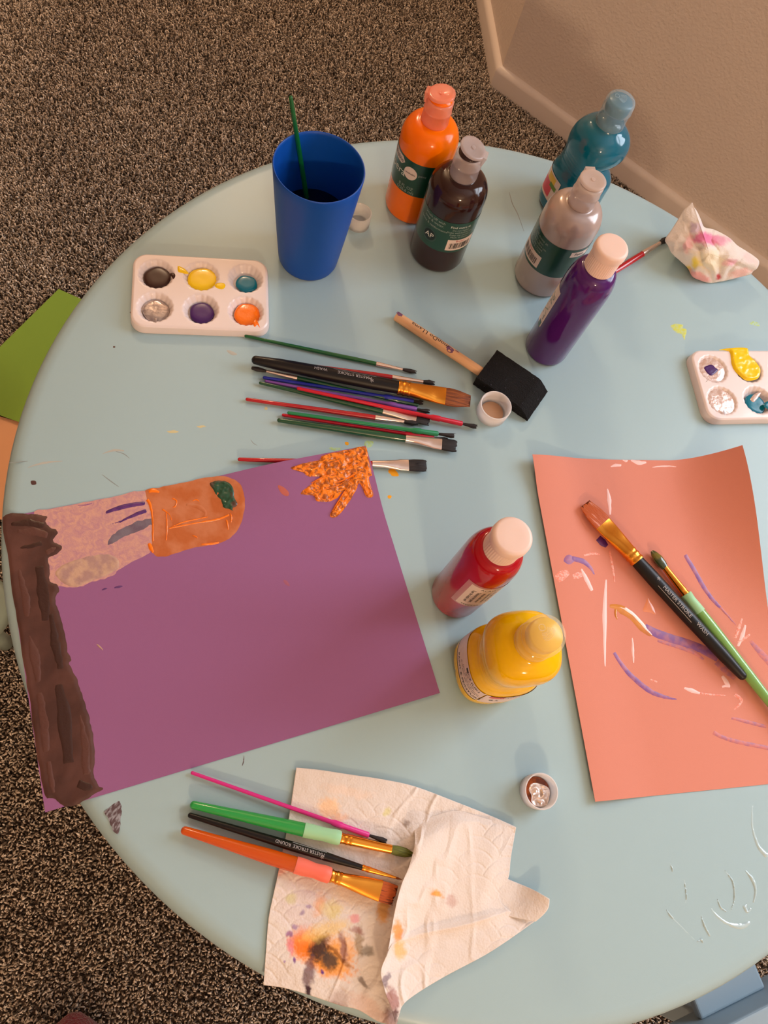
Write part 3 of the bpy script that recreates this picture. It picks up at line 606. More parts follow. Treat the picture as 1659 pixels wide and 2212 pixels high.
text('Find more at', .0040, RL + .00015, -50, .0672, m_white_txt, lab)
for i, s_ in enumerate(('Do not ingest.', 'Shake well before use.', 'Keep cap closed.', 'Made in China')): text(s_, .0030, RL + .00015, -48, .0635 - i * .0031, m_grey_txt, lab)
st = obj('sticker', *patch(RL + .0002, -68, -8, .0362, .0508, 20), m_cream, lab); barcode(RL + .0004, -40, .0425, .022, .0075, m_black, st, 3); text('Brown', .0034, RL + .0004, -42, .0488, m_red_txt, st)
sb = round_bottle('paint_bottle', 'silver grey paint bottle with dark green label, behind the purple bottle', *SI_, .0278, .1360, m_silverb, m_caps, 120)
lab = obj('label_band', *patch(RL, -200, 30, .0340, .0745, 60), m_green_lab, sb)
st = obj('sticker', *patch(RL + .0002, -172, -107, .0372, .0520, 20), m_cream, lab); barcode(RL + .0004, -140, .0435, .024, .0080, m_black, st, 5); text('Silver', .0034, RL + .0004, -140, .0500, m_red_txt, st)
text('Find more at', .0042, RL + .00015, -130, .0695, m_grey_txt, lab)
for i, s_ in enumerate(('Do not ingest.', 'Shake well before use.', 'Keep cap closed.', 'Made in China')): text(s_, .0032, RL + .00015, -134, .0655 - i * .0033, m_grey_txt, lab)
fl_ = obj('flag', *patch(RL + .00015, -58, -18, .0645, .0715, 12), m_cream, lab); text('Paint', .0050, RL + .0003, -40, .0680, m_black, fl_)

def slim_bottle(label, x, y, R, H, bodymat, capm):
    b = thing('paint_bottle', label, 'paint bottle', (x, y, 0), group='slim paint bottles with peach caps'); zs = .100; zt = H - .027
    pr = [(.001, .0006), (R * .8, 0), (R - .003, .0003), (R - .0006, .002), (R, .005), (R, zs)]
    for k in range(1, 13):
        t = k / 12 * PI / 2; pr.append((.0118 + (R - .0118) * math.cos(t) ** .8, zs + (zt - zs) * math.sin(t)))
    pr += [(.0118, zt + .003), (.001, zt + .003)]
    v, f = lathe(pr, 64); obj('body', v, f, bodymat, b)
    c = .0137; z0 = zt + .0005; rib = lambda a, z: 1 + (.010 * math.cos(44 * a) if z0 + .001 < z < z0 + .0165 else 0)
    cp = [(.012, z0), (c - .0006, z0), (c - .0002, z0 + .0008), (c - .0004, z0 + .0015), (c - .0004, z0 + .0160), (c - .0008, z0 + .0172), (c - .0008, z0 + .0178), (c + .0006, z0 + .0182), (c + .0008, z0 + .0195), (c + .0006, z0 + .0245), (c - .0002, z0 + .0258), (c - .0014, z0 + .0265), (c - .0024, z0 + .0267), (.006, z0 + .0267), (.001, z0 + .0267)]
    v, f = lathe(cp, 220, rib, cap0=False); cap = obj('cap', v, f, capm, b); hard(cap, 45); return b
m_cappeach = mat('peach_white_cap', (234, 206, 194), rough=.4, sss=.15)
pb = slim_bottle('slim dark purple paint bottle with peach cap, above the black foam brush', .0739, .5056, .0217, .1520, m_purb, m_cappeach)
rb = slim_bottle('slim red paint bottle with peach cap, above the yellow bottle', .0856, .2286, .0217, .1520, m_redb, m_cappeach)
v, f = patch(.02185, -235, -143, .040, .0915, 30); lab = obj('label_band', v, f, m_cream, pb)
for ch, zz in (('P', .080), ('A', .069), ('I', .058)): pass
text('PAINT', .012, .0221, -162, .0655, m_grey_txt, lab, rot=-PI / 2)
v, f = patch(.0220, -160, -147, .0385, .046, 6); obj('swatch', v, f, m_dgrn, lab)
m_clearlab = mat('clear_label_border', (190, 128, 128), rough=.3, coat=.3)
v, f = patch(.02185, -112, 10, .0435, .0965, 30); lab = obj('label_band', v, f, m_clearlab, rb); v, f = patch(.02195, -101, 10, .0455, .0935, 30); la2 = obj('label_print', v, f, m_cream, lab)
for i, s_ in enumerate(('Tape the bottle well', 'Toluene free paint', 'Wash with water', 'Non toxic colour', 'For ages 3 and up')):
    text(s_, .0036, .0221, -88 + i * 11, .0700, m_black, la2, rot=-PI / 2 + .0)
text('TEMPERA', .0036, .0221, -72, .0480, m_black, la2); text('ACRYLIC', .0040, .0221, -58, .0900, m_black, la2)

# yellow and teal moulded bottles
def moulded_bottle(label, x, y, H, bodymat, capm, liq, grips, turn, gripamp=.2):
    b = thing('paint_bottle', label, 'paint bottle', (x, y, 0), group='moulded paint bottles with clear caps')
    pr0 = [(.001, .001), (.022, .0), (.0275, .0004), (.030, .0028), (.0310, .006), (.0310, .012), (.0305, .016), (.0305, .040), (.0308, .045), (.0303, .050), (.0290, .054)]
    for z in np.linspace(.056, .076, 14): pr0.append((.0282 - .0012 * math.sin((z - .056) / .02 * PI) + .00035 * math.sin((z - .056) / .02 * 2 * PI * 5), z))
    pr0 += [(.0288, .080), (.0292, .085), (.0290, .090), (.0278, .096), (.0252, .1015), (.0215, .105), (.0175, .1072), (.0150, .1085), (.0138, .1100), (.0133, .1120), (.0133, .1145), (.001, .1145)]
    def fn(a, z):
        q = a - math.radians(turn); sq = 1 / (abs(math.cos(q)) ** 3.2 + abs(math.sin(q)) ** 3.2) ** (1 / 3.2); sq = 1 + (sq / 1.08 - 1) * (1 - float(sstep(.098, .107, z))) * .75
        g = 0
        for ga, gw in grips:
            d = (a - math.radians(ga) + PI) % (2 * PI) - PI; g += math.exp(-(d / gw) ** 2)
        wz = math.exp(-((z - .064) / .0095) ** 2); return sq * (1 - gripamp * wz * g)
    # base notches
    def fn2(a, z):
        k = fn(a, z)
        if z < .012: k *= 1 - .035 * math.exp(-((((a - math.radians(turn) + PI / 4) % (PI / 2)) - PI / 4) / .06) ** 2) * (1 - z / .012)
        return k
    v, f = lathe(pr0, 96, fn2); body = obj('body', v, f, bodymat, b)
    z0 = .1105; cp = [(.0136, z0), (.0143, z0), (.0145, z0 + .001), (.0141, z0 + .0035), (.0144, z0 + .005), (.0140, z0 + .0065), (.0140, z0 + .0150), (.0146, z0 + .0158), (.0147, z0 + .0172), (.0142, z0 + .0182), (.0143, z0 + .0235), (.0134, z0 + .0262), (.0118, z0 + .0275), (.001, z0 + .0277)]
    v, f = lathe(cp, 56, cap0=False); cap = obj('cap', v, f, capm, b)
    # spout and paint seen inside the cap
    v, f = lathe([(.0118, z0 + .015), (.0122, z0 + .018), (.0121, z0 + .0238), (.0112, z0 + .0252), (.001, z0 + .0255)], 40, cap0=False); obj('spout', v, f, liq, b)
    # raised grip arcs and a ring on the flip lid
    rings = []
    for k in range(7):
        rad = .0020 + k * .0009; a0, a1 = math.radians(-60 + k * 3), math.radians(60 - k * 3)
        path = [(-.0050 + (rad + .0015) * math.cos(a), (rad + .0015) * math.sin(a) * .95, z0 + .0277 + .0002) for a in np.linspace(a0, a1, 10)]; rings.append(tube(path, .00028, 5))
    path = [(-.0055 + .0022 * math.cos(a), .0022 * math.sin(a), z0 + .0278) for a in np.linspace(0, 2 * PI, 20)]; rings.append(tube(path, .0004, 5))
    v, f = join(rings); ca, sa = math.cos(math.radians(turn + 40)), math.sin(math.radians(turn + 40)); v = [(p[0] * ca - p[1] * sa, p[0] * sa + p[1] * ca, p[2]) for p in v]; obj('lid_ridges', v, f, capm, cap)
    return b, body, fn
m_yel = mat('yellow_plastic', (244, 192, 0), rough=.12, spec=.4, coat=.1, sss=.15); m_yin = mat('yellow_paint_in_cap', (234, 188, 14), rough=.3); m_capy = thin('clear_cap_yellow', (250, 240, 216), .78, .05)
m_teal = mat('teal_plastic', (10, 104, 132), rough=.1, coat=.3, sss=.1); m_tin = mat('teal_paint_in_cap', (24, 110, 140), rough=.25); m_capt = thin('clear_cap_teal', (190, 214, 224), .62, .05)
yb, ybody, yfn = moulded_bottle('squat yellow paint bottle with clear yellow cap, below the red bottle', .1338, .1812, .138, m_yel, m_capy, m_yin, ((150, .8), (-20, .9)), -60, .10)
rr = lambda a, z: yfn(a, z)
v, f = patch(.0312, -205, -96, .0165, .0460, 40, rfn=rr); labm = mat('pinkish_white_label', (230, 202, 190), rough=.35); lab = obj('label_band', v, f, labm, yb)
v, f = patch(.0313, -205, -96, .0165, .0178, 40, rfn=rr, nz=1); obj('black_rule', v, f, m_black, lab)
v, f = patch(.0312, -94, 30, .0165, .0460, 40, rfn=rr); lab2 = obj('label_band', v, f, labm, yb)
def wraptext(s, size, R, th, z, m, parent, fn, nm='lettering'):
    v, f = text_geo(s, size); out = []
    for p in v:
        a = math.radians(th) + p[0] / R; r = (R) * fn(a, z + p[1]); out.append((r * math.cos(a), r * math.sin(a), z + p[1]))
    return obj(nm, out, f, m, parent, smooth=False)
wraptext('PAINT & PEINTURE', .0052, .0314, -132, .0232, m_black, lab, yfn); wraptext('Wash hands with soap and water', .0028, .0314, -125, .0300, m_black, lab, yfn); wraptext('Laver les mains au savon', .0028, .0314, -125, .0335, m_black, lab, yfn); wraptext('Made in USA', .0028, .0314, -124, .0370, m_black, lab, yfn)
wraptext('CE', .0050, .0314, -128, .0412, m_black, lab, yfn); wraptext('(UK)', .0050, .0314, -112, .0415, m_black, lab, yfn); v, f = patch(.03135, -142, -134, .0395, .043, 4, rfn=rr); obj('mark', v, f, m_black, lab)
v, f = patch(.03135, -88, -66, .039, .0459, 10, rfn=rr); n_ = len(v); obj('red_oval', v, f, mat('label_red', (214, 78, 58), rough=.4), lab2)
wraptext('8.5', .0065, .0314, -76, .030, m_black, lab2, yfn); wraptext('WASHABLE', .0050, .0314, -50, .041, m_black, lab2, yfn)
tb, tbody, tfn = moulded_bottle('teal paint bottle with clear cap, standing nearest the wall', .0323, .6926, .140, m_teal, m_capt, m_tin, ((-15, .85),), -40, .30)
v, f = patch(.0312, -225, -120, .0150, .0440, 40, rfn=tfn); lab = obj('label_band', v, f, m_cream, tb)
v, f = patch(.03135, -172, -138, .018, .033, 10, rfn=tfn); obj('red_burst', v, f, mat('label_pink', (214, 70, 90), rough=.4), lab); v, f = patch(.03135, -162, -135, .034, .042, 8, rfn=tfn); obj('yellow_patch', v, f, mat('label_yellow', (226, 190, 60), rough=.4), lab); v, f = patch(.03140, -148, -126, .030, .035, 8, rfn=tfn); obj('green_patch', v, f, mat('label_green', (100, 140, 50), rough=.4), lab)

# ------------------------------------------------------------------ blue cup, water and its brush
m_cup = mat('blue_plastic', (8, 74, 164), rough=.42, spec=.4, bump=(700, .08, .0004)); CUP = (-.1767, .4789)
cup = thing('cup', 'tall blue plastic cup of dark rinse water with a green brush in it', 'cup', (CUP[0], CUP[1], 0))
HC = .1175; ro = lambda z: .0285 + (.0396 - .0285) * (z / HC) ** .9
pr = [(.001, .0015), (.024, .0012), (.0268, .0), (.0280, .0012)] + [(ro(z), z) for z in np.linspace(.004, HC - .0012, 12)] + [(ro(HC) - .0004, HC - .0002), (ro(HC) - .0009, HC), (ro(HC) - .0015, HC - .0006)] + [(ro(z) - .0017, z) for z in np.linspace(HC - .003, .004, 12)] + [(.024, .0028), (.001, .0028)]
v, f = lathe(pr, 96); obj('body', v, f, m_cup, cup)
v, f = lathe([(.001, .0575), (ro(.0575) - .0018, .0575), (ro(.056) - .0018, .0560), (.001, .056)], 64); obj('rinse_water', v, f, mat('dark_rinse_water', (22, 12, 12), rough=.05, spec=.6), cup)

# ------------------------------------------------------------------ brushes
m_gold_m = mat('gold_ferrule', (238, 160, 62), rough=.22, metal=1); m_sil = mat('aluminium_ferrule', (232, 214, 206), rough=.25, metal=.9)
m_blackb = mat('black_bristle', (22, 18, 20), rough=.6, rgb2=(40, 34, 36), nscale=900, nstretch=(.06, 1, 1), bump=(1200, .6, .001))
m_bblack = mat('black_lacquer', (16, 12, 14), rough=.4, spec=.35, coat=.1)
m_amber = mat('amber_bristle', (150, 78, 24), rough=.45, rgb2=(110, 52, 16), nscale=900, nstretch=(.05, 1, 1), bump=(1500, .7, .001)); m_amberp = mat('painted_amber_bristle', (186, 84, 26), rough=.4, rgb2=(226, 160, 140), nscale=500, nstretch=(.08, 1, 1), ramp=(.55, .72), bump=(1500, .7, .001))
m_red = mat('red_lacquer', (176, 12, 30), rough=.25, coat=.5); m_dg = mat('dark_green_lacquer', (16, 74, 46), rough=.25, coat=.5); m_gr = mat('green_lacquer', (8, 92, 44), rough=.3, coat=.4)
m_gplas = mat('green_plastic', (28, 132, 84), rough=.38, bump=(600, .1, .0005)); m_bplas = mat('blue_brush_plastic', (28, 38, 150), rough=.4); m_pplas = mat('purple_brush_plastic', (128, 76, 160), rough=.4); m_rplas = mat('red_brush_plastic', (200, 18, 48), rough=.35); m_mag = mat('magenta_plastic', (212, 42, 138), rough=.35)
m_tgreen = mat('clear_green_acrylic', (52, 190, 92), rough=.18, trans=.35, sss=.3, coat=.4); m_fgreen = mat('frosted_pale_green_grip', (160, 214, 170), rough=.5, sss=.4)
m_torange = mat('clear_orange_acrylic', (236, 100, 10), rough=.18, trans=.35, sss=.3, coat=.4); m_forange = mat('frosted_coral_grip', (240, 118, 98), rough=.5, sss=.4)
m_tlime = mat('clear_lime_acrylic', (140, 200, 110), rough=.15, trans=.3, sss=.3, coat=.6); m_olive = mat('olive_bristle', (112, 116, 40), rough=.5, rgb2=(84, 92, 30), nscale=900, nstretch=(.05, 1, 1), bump=(1500, .6, .001)); m_dolive = mat('wet_dark_green_bristle', (52, 66, 40), rough=.15, coat=.8, rgb2=(110, 100, 40), nscale=120)
m_prn = mat('silver_print', (176, 172, 172), rough=.45)
def endround(secs, first=True, k=3):
    """round off the first section"""
    x, wy, hz = secs[0][:3]; r = max(wy, hz); out = []
    for i in range(k):
        t = (i + .15) / k * PI / 2; out.append((x - r * .9 * math.cos(t) + 0, wy * math.sin(t), hz * math.sin(t)))
    return out + list(secs)
def brush(label, p0, p1, z0, z1, parts, cat='paintbrush', group=None, name='paintbrush', text_=None, hairs=0, seed=0):
    """p0 tail pixel, p1 tip pixel, z0/z1 axis heights; parts: (name, material, [(t, width px, height ratio)], opts)"""
    A = T(*p0, z0); B = T(*p1, z1); d = B - A; L = np.linalg.norm(d); ex = d / L
    ey = np.cross((0, 0, 1.0), ex); ey /= np.linalg.norm(ey); ez = np.cross(ex, ey)
    Mx = Matrix.Identity(4)
    for i in range(3): Mx[i][0], Mx[i][1], Mx[i][2] = ex[i], ey[i], ez[i]
    root = thing(name, label, cat, A, Mx, group)
    sc_ = lambda t: mpp(p0[0] + (p1[0] - p0[0]) * t, p0[1] + (p1[1] - p0[1]) * t, z0)
    made = {}
    for pn, m_, secs, op in parts:
        S = []
        for s in secs:
            t, wp = s[0], s[1]; hr = s[2] if len(s) > 2 else 1.0; W = wp * sc_(t) / 2; S.append((t * L, W, W * hr, (s[3] * sc_(t) if len(s) > 3 else 0)))
        if op.get('round'): S = endround(S)
        v, f = loft(S, op.get('n', 20), op.get('expo', 2.0))
        if op.get('frayed'):
            r = random.Random(seed + 5); nn = op.get('n', 20); v = list(v)
            for j in range(nn):
                k = (len(S) - 1) * nn + j; q = v[k]; v[k] = (q[0] + r.uniform(-.0015, .0012), q[1], q[2])
        o = obj(pn, v, f, m_, made.get(op.get('under')) or root); hard(o, 50); made[pn] = o
    if hairs:
        r = random.Random(seed); hv_ = []
        for _ in range(hairs):
            a = r.uniform(-.25, .25); st_ = L * r.uniform(.90, .94); ln = r.uniform(.008, .016); hv_.append(tube([(st_ + ln * k / 4, a * ln * (k / 4) ** 1.3, .0006 + .0004 * k) for k in range(5)], .00010, 4))
        v, f = join(hv_); obj('loose_hairs', v, f, m_blackb, made.get('bristles', root))
    if text_:
        for s_, tt, size, R, off, line in text_:
            v, f = text_geo(s_, size); out = []
            HS = [q for q in parts if q[0] == 'handle'][0]; hx = [q[0] * L for q in HS[2]]; hw_ = [q[1] * sc_(q[0]) / 2 for q in HS[2]]; hh_ = [q[1] * sc_(q[0]) / 2 * (q[2] if len(q) > 2 else 1) for q in HS[2]]
            def onh(x_, y_): W_ = np.interp(x_, hx, hw_); return (x_, y_, float(np.interp(x_, hx, hh_) * math.sqrt(max(1 - (y_ / W_) ** 2, 0)) + .00016))
            for p in v: out.append(onh(tt * L - p[0], off - p[1]))
            obj('printed_lettering', out, f, m_prn, made['handle'], smooth=False)
            if line:
                q = [onh(tt * L - line / 2 + line * k / 12, off + size * .62 + e) for k in range(13) for e in (0, .0003)]
                obj('printed_rule', q, [(2 * k, 2 * k + 1, 2 * k + 3, 2 * k + 2) for k in range(12)], m_prn, made['handle'], smooth=False)
    return root
def round_school(label, p0, p1, z0, z1, hm, w_=9, fe=(.77, .925), **k):
    a, b = fe
    return brush(label, p0, p1, z0, z1, [('handle', hm, [(0.01, w_ * .75), (.3, w_ * .9), (a - .12, w_ * 1.15), (a, w_ * 1.05)], dict(round=True)),
        ('ferrule', m_sil, [(a - .005, w_ * 1.15), (a + .004, w_ * 1.2), (b - .01, w_ * .72), (b, w_ * .66)], {}),
        ('bristles', m_blackb, [(b - .01, w_ * .6), (b + .02, w_ * .95), (.97, w_ * 1.15), (1.0, w_ * .75)], dict(frayed=True))], **k)
def plastic_brush(label, p0, p1, z0, z1, hm, w_=9, bm_=None, a=.76, b=.905, **k):
    return brush(label, p0, p1, z0, z1, [('handle', hm, [(0.01, w_ * .75), (.4, w_ * .85), (a - .05, w_ * .95), (a - .035, w_ * 1.35), (a + .005, w_ * 1.35), (a + .012, w_ * 1.1), (b - .006, w_ * 1.2), (b, w_ * .9)], dict(round=True)),
        ('bristles', bm_ or m_blackb, [(b - .01, w_ * .5), (b + .03, w_ * .75), (.985, w_ * 1.15), (1.0, w_ * .95)], dict(frayed=True))], **k)
def flat_school(label, p0, p1, z0, z1, hm, w_=14, a=.715, b=.915, wf=26, **k):
    return brush(label, p0, p1, z0, z1, [('handle', hm, [(0.012, w_ * .65), (.25, w_ * .85), (.55, w_ * 1.15), (a, w_ * 1.0)], dict(round=True)),
        ('ferrule', m_sil, [(a - .004, w_ * 1.12), (a + .06, w_ * 1.25, .92), (a + .13, wf * .86, .42), (b - .045, wf * .98, .26), (b, wf, .24)], dict(expo=2.6)),
        ('bristles', m_blackb, [(b - .01, wf * .95, .22), (b + .03, wf * 1.04, .24), (.985, wf * 1.06, .22), (1.0, wf * .96, .12)], dict(frayed=True, expo=3))], **k)
GR = 'brushes laid out in a row on the table'
R_ = .002
brush_top = round_school('thin green brush lying apart above the black wash brush', (527, 725), (898, 804), .0024, .0024, m_gr, 8.5, group=GR)
# underneath ones first
round_school('red handled brush mostly hidden beneath the black wash brush', (560, 776), (937, 828), .0026, .0026, m_red, 11, fe=(.76, .94), group=GR)
round_school('green brush pointing the other way, its silver ferrule at the left below the black brush', (905, 876), (545, 795), .0026, .0026, m_dg, 9, fe=(.74, .92), group=GR)
plastic_brush('navy blue plastic brush beneath the gold ferrule of the black wash brush', (567, 815), (912, 870), .0028, .0028, m_bplas, 9, a=.80, b=.945, group=GR)
plastic_brush('lilac purple plastic brush between the blue and dark green ones', (571, 823), (926, 889), .0026, .0026, m_pplas, 9, a=.79, b=.925, group=GR)
flat_school('dark green brush with narrow flat ferrule, partly under the red plastic brush', (558, 826), (926, 912), .0034, .0034, m_dg, 11, a=.73, b=.925, wf=18, group=GR)
plastic_brush('red plastic brush lying on top, its tip nearest the small empty cap', (640, 838), (1029, 922), .0090, .0040, m_rplas, 9.5, a=.785, b=.92, hairs=3, seed=3, group=GR)
round_school('bright red brush with slim silver ferrule, its tail furthest left in the row', (530, 862), (901, 915), .0030, .0030, m_red, 10.5, fe=(.755, .925), group=GR)
plastic_brush('emerald green plastic brush with splayed black bristles', (620, 891), (980, 942), .0060, .0060, m_gplas, 9.5, a=.79, b=.905, hairs=5, seed=6, group=GR)
plastic_brush('red plastic brush tucked between emerald and large dark green brushes', (608, 896), (965, 950), .0026, .0026, m_rplas, 9, a=.79, b=.92, group=GR)
flat_school('dark green brush with wide flat silver ferrule, lowest in the row', (598, 907), (985, 964), .0040, .0040, m_dg, 15, a=.715, b=.918, wf=28, group=GR)
flat_school('red handled flat brush with silver ferrule sticking out under the purple painting', (512, 992), (920, 1006), .0038, .0038, m_red, 13, a=.71, b=.905, wf=27, hairs=4, seed=9)
def wash(label, p0, p1, z0, z1, am, k, text_):
    return brush(label, p0, p1, z0, z1, [('handle', m_bblack, [(0.008, 19 * k), (.12, 26 * k), (.35, 31 * k, .9), (.55, 32 * k, .85), (.665, 29 * k, .9)], dict(round=True, n=28)),
        ('ferrule', m_gold_m, [(.660, 31 * k, .9), (.668, 32 * k, .9), (.674, 29.5 * k, .9), (.684, 29.5 * k, .9), (.690, 32.5 * k, .88), (.697, 30 * k, .88), (.707, 30 * k, .86), (.712, 33 * k, .80), (.720, 31 * k, .78), (.78, 37 * k, .52), (.83, 41 * k, .34), (.845, 42 * k, .24), (.88, 43 * k, .22), (.885, 43.5 * k, .22)], dict(n=32, expo=2.5)),
        ('bristles', am, [(.875, 41 * k, .2), (.90, 45 * k, .21), (.94, 42 * k, .19), (.985, 33 * k, .12), (1.0, 29 * k, .06)], dict(n=40, frayed=True, expo=2.6))], text_=text_, group='wide black handled wash brushes')
wash('wide black wash brush with gold ferrule lying across the row of brushes', (548, 777), (1014, 866), .0105, .0085, m_amber, 1.0, [('MASTER STROKE', .455, .0042, .0056, .0006, .040), ('WASH', .30, .0042, .0056, .0006, 0), ('*', .535, .008, .0056, 0, 0)])
h_at = lambda x, y: float(surf_pts(np.array([[x, y]]), hf_salmon)[0, 2])
wash('wide black wash brush with painted bristles lying on the salmon paper', (1606, 1463), (1265, 1090), h_at(1600, 1455) + .0082, h_at(1265, 1100) + .0050, m_amberp, 1.02, [('MASTER STROKE', .42, .0046, .0060, .0012, .042), ('WASH', .265, .0046, .0060, .0012, 0), ('*', .545, .008, .0060, .001, 0)])
brush('lime green brush with dark wet bristles beside the black brush on salmon paper', (1720, 1590), (1408, 1190), h_at(1640, 1540) + .0062, h_at(1420, 1200) + .0042, [
    ('handle', m_tlime, [(0.01, 16), (.3, 24), (.58, 27), (.66, 25)], dict(round=True)), ('grip', m_fgreen, [(.655, 26), (.69, 25), (.72, 23), (.75, 26), (.755, 23)], {}),
    ('ferrule', m_gold_m, [(.75, 17), (.757, 19), (.763, 17), (.772, 17), (.778, 18.5), (.785, 17), (.90, 14), (.905, 14)], {}), ('bristles', m_dolive, [(.90, 13), (.925, 21, .8), (.955, 22, .75), (.985, 15, .7), (1.0, 7, .5)], dict(expo=2.2))])
plastic_brush('thin magenta plastic brush between the purple painting and the paper towel', (411, 1668), (833, 1817), .0026, .0060, m_mag, 10, a=.77, b=.915)
brush('clear green brush with pale grip and olive round bristles', (414, 1738), (890, 1845), .0050, .0085, [
    ('handle', m_tgreen, [(0.008, 17), (.2, 22), (.42, 28), (.51, 29)], dict(round=True)), ('grip', m_fgreen, [(.505, 31), (.55, 30), (.60, 28), (.64, 31), (.665, 30), (.672, 26)], {}),
    ('ferrule', m_gold_m, [(.668, 21), (.674, 24), (.682, 21.5), (.695, 21.5), (.70, 24), (.707, 22), (.715, 22), (.72, 23.5), (.727, 22), (.90, 19), (.905, 18.5)], {}), ('bristles', m_olive, [(.90, 17), (.93, 21, .8), (.97, 19, .7), (1.0, 8, .5)], dict(frayed=True))])
brush('slim black round brush with fine gold tip on the paper towel', (407, 1760), (868, 1900), .0040, .0080, [
    ('handle', m_bblack, [(0.008, 11), (.2, 15), (.5, 20), (.65, 18), (.815, 11)], dict(round=True)), ('ferrule', m_gold_m, [(.812, 12), (.818, 13.5), (.825, 12), (.835, 12), (.842, 13), (.85, 12), (.97, 5), (.972, 5)], {}), ('bristles', m_amber, [(.968, 4.5), (.98, 5), (1.0, 1)], {})],
    text_=[('MASTER STROKE', .56, .0032, .0035, .0006, .026), ('ROUND', .44, .0032, .0035, .0006, 0), ('*', .625, .006, .0035, 0, 0)])
brush('clear orange brush with coral grip and wide flat gold ferrule', (395, 1793), (852, 1934), .0060, .0095, [
    ('handle', m_torange, [(0.008, 18), (.2, 24), (.40, 32), (.535, 33)], dict(round=True)), ('grip', m_forange, [(.53, 35), (.57, 35), (.62, 30), (.66, 34), (.69, 33), (.698, 27)], {}),
    ('ferrule', m_gold_m, [(.693, 25), (.70, 29), (.708, 25), (.72, 25), (.726, 28.5), (.734, 26), (.742, 28.5), (.75, 26), (.80, 32, .7), (.86, 38, .42), (.93, 43, .22), (.935, 43, .22)], dict(n=28, expo=2.4)),
    ('bristles', mat('orange_bristle', (196, 92, 36), rough=.5, rgb2=(120, 50, 20), nscale=700, nstretch=(.05, 1, 1), ramp=(.5, .62), bump=(1500, .7, .001)), [(.925, 40, .2), (.96, 42, .2), (1.0, 40, .08)], dict(n=40, frayed=True, expo=2.6))])
# brush standing in the cup
a_ = T(640, 286, HC + .002); b_ = T(662, 425, .058); d_ = (a_ - b_) / np.linalg.norm(a_ - b_)
lo_b = b_ - d_ * ((b_[2] - .006) / d_[2]); best = min(np.linspace(0, .12, 400), key=lambda s: abs((CY - F * ((a_ + d_ * s - CAM) @ cu_) / ((a_ + d_ * s - CAM) @ fw)) - 205)); top_b = a_ + d_ * best
Ls = np.linalg.norm(lo_b - top_b); ex = (lo_b - top_b) / Ls; ey = np.cross((0, 0, 1.0), ex); ey /= np.linalg.norm(ey); ez = np.cross(ex, ey); Mx = Matrix.Identity(4)
for i in range(3): Mx[i][0], Mx[i][1], Mx[i][2] = ex[i], ey[i], ez[i]
cb = thing('paintbrush', 'green handled brush standing in the blue cup', 'paintbrush', top_b, Mx)
v, f = loft(endround([(.002, .0017, .0017), (Ls * .3, .0021, .0021), (Ls * .6, .0024, .0024), (Ls * .72, .0021, .0021)]), 16); obj('handle', v, f, m_gr, cb)
v, f = loft([(Ls * .715, .0023, .0023), (Ls * .9, .0016, .0016)], 16); obj('ferrule', v, f, m_sil, cb); v, f = loft([(Ls * .895, .0015, .0015), (Ls * .95, .0022, .0022), (Ls, .0008, .0008)], 16); obj('bristles', v, f, m_blackb, cb)
# red brush between purple bottle and tissue
round_school('short red brush pointing at the crumpled tissue, behind the purple bottle', (1190, 672), (1440, 516), .0030, .0028, m_red, 12, fe=(.78, .94))

# ------------------------------------------------------------------ foam brush
A = T(856, 682, .0060); B = T(1037, 798, .0100); Cc = T(1172, 860, .009)
ex = B - A; ex[2] = 0; ex /= np.linalg.norm(ex); ey = np.array([-ex[1], ex[0], 0]); Mx = Matrix.Identity(4)
for i in range(3): Mx[i][0], Mx[i][1], Mx[i][2] = ex[i], ey[i], (0, 0, 1)[i]
fb = thing('foam_brush', 'foam brush with black sponge head and pale wooden handle stained purple', 'foam brush', (A[0], A[1], 0), Mx)
LA = np.linalg.norm((B - A)[:2]); m_wood = mat('pale_wood', (232, 184, 140), rough=.55, rgb2=(214, 162, 118), nscale=60, nstretch=(.15, 3, 3)); m_stain = mat('purple_stain', (112, 70, 104), rough=.5)
hr_ = .0047
v, f = loft([(-.0002, hr_ * .9, hr_ * .9, 0, .0056), (.0006, hr_, hr_, 0, .0056), (LA + .012, hr_, hr_, 0, .0075)], 28); hd = obj('handle', v, f, m_wood, fb); hard(hd, 50)
def hwrap(pts2, R=hr_ * 1.035):
    """pts (x along handle, s around)"""
    return [(x, R * math.sin(s / R), .0056 + .0019 * x / (LA + .012) + R * math.cos(s / R)) for x, s in pts2]
v, f = text_geo('monDo LLama', .0062)
bt = bmesh.new(); bvs = [bt.verts.new(p) for p in v]
for q in f: bt.faces.new([bvs[i] for i in q])
bmesh.ops.triangulate(bt, faces=bt.faces)
for _ in range(3):
    le = [e for e in bt.edges if e.calc_length() > .0006]
    if le: bmesh.ops.subdivide_edges(bt, edges=le, cuts=1); bmesh.ops.triangulate(bt, faces=bt.faces)
bt.verts.index_update(); v = [tuple(q.co) for q in bt.verts]; f = [tuple(w_.index for w_ in q.verts) for q in bt.faces]; bt.free()
obj('printed_lettering', hwrap([(.0385 - p[0] * 1.15, .0004 - p[1]) for p in v]), f, m_black, hd, smooth=False)
def hblob(cx, cs, rx, rs, seed):
    r = random.Random(seed); n = 20; pts_ = [(cx, cs)] + [(cx + rx * math.cos(2 * PI * i / n) * r.uniform(.7, 1.15), cs + rs * math.sin(2 * PI * i / n) * r.uniform(.7, 1.15)) for i in range(n)]
    obj('paint_stain', hwrap(pts_, hr_ * 1.03), [(0, i + 1, (i + 1) % n + 1) for i in range(n)], m_stain, hd)
for a in ((.0025, .0010, .0034, .0030, 1), (.0475, .0046, .0046, .0012, 2), (.0625, -.0010, .0045, .0030, 3), (.0600, .0010, .002, .0014, 5), (.0690, .0016, .0022, .0007, 6)): hblob(*a)
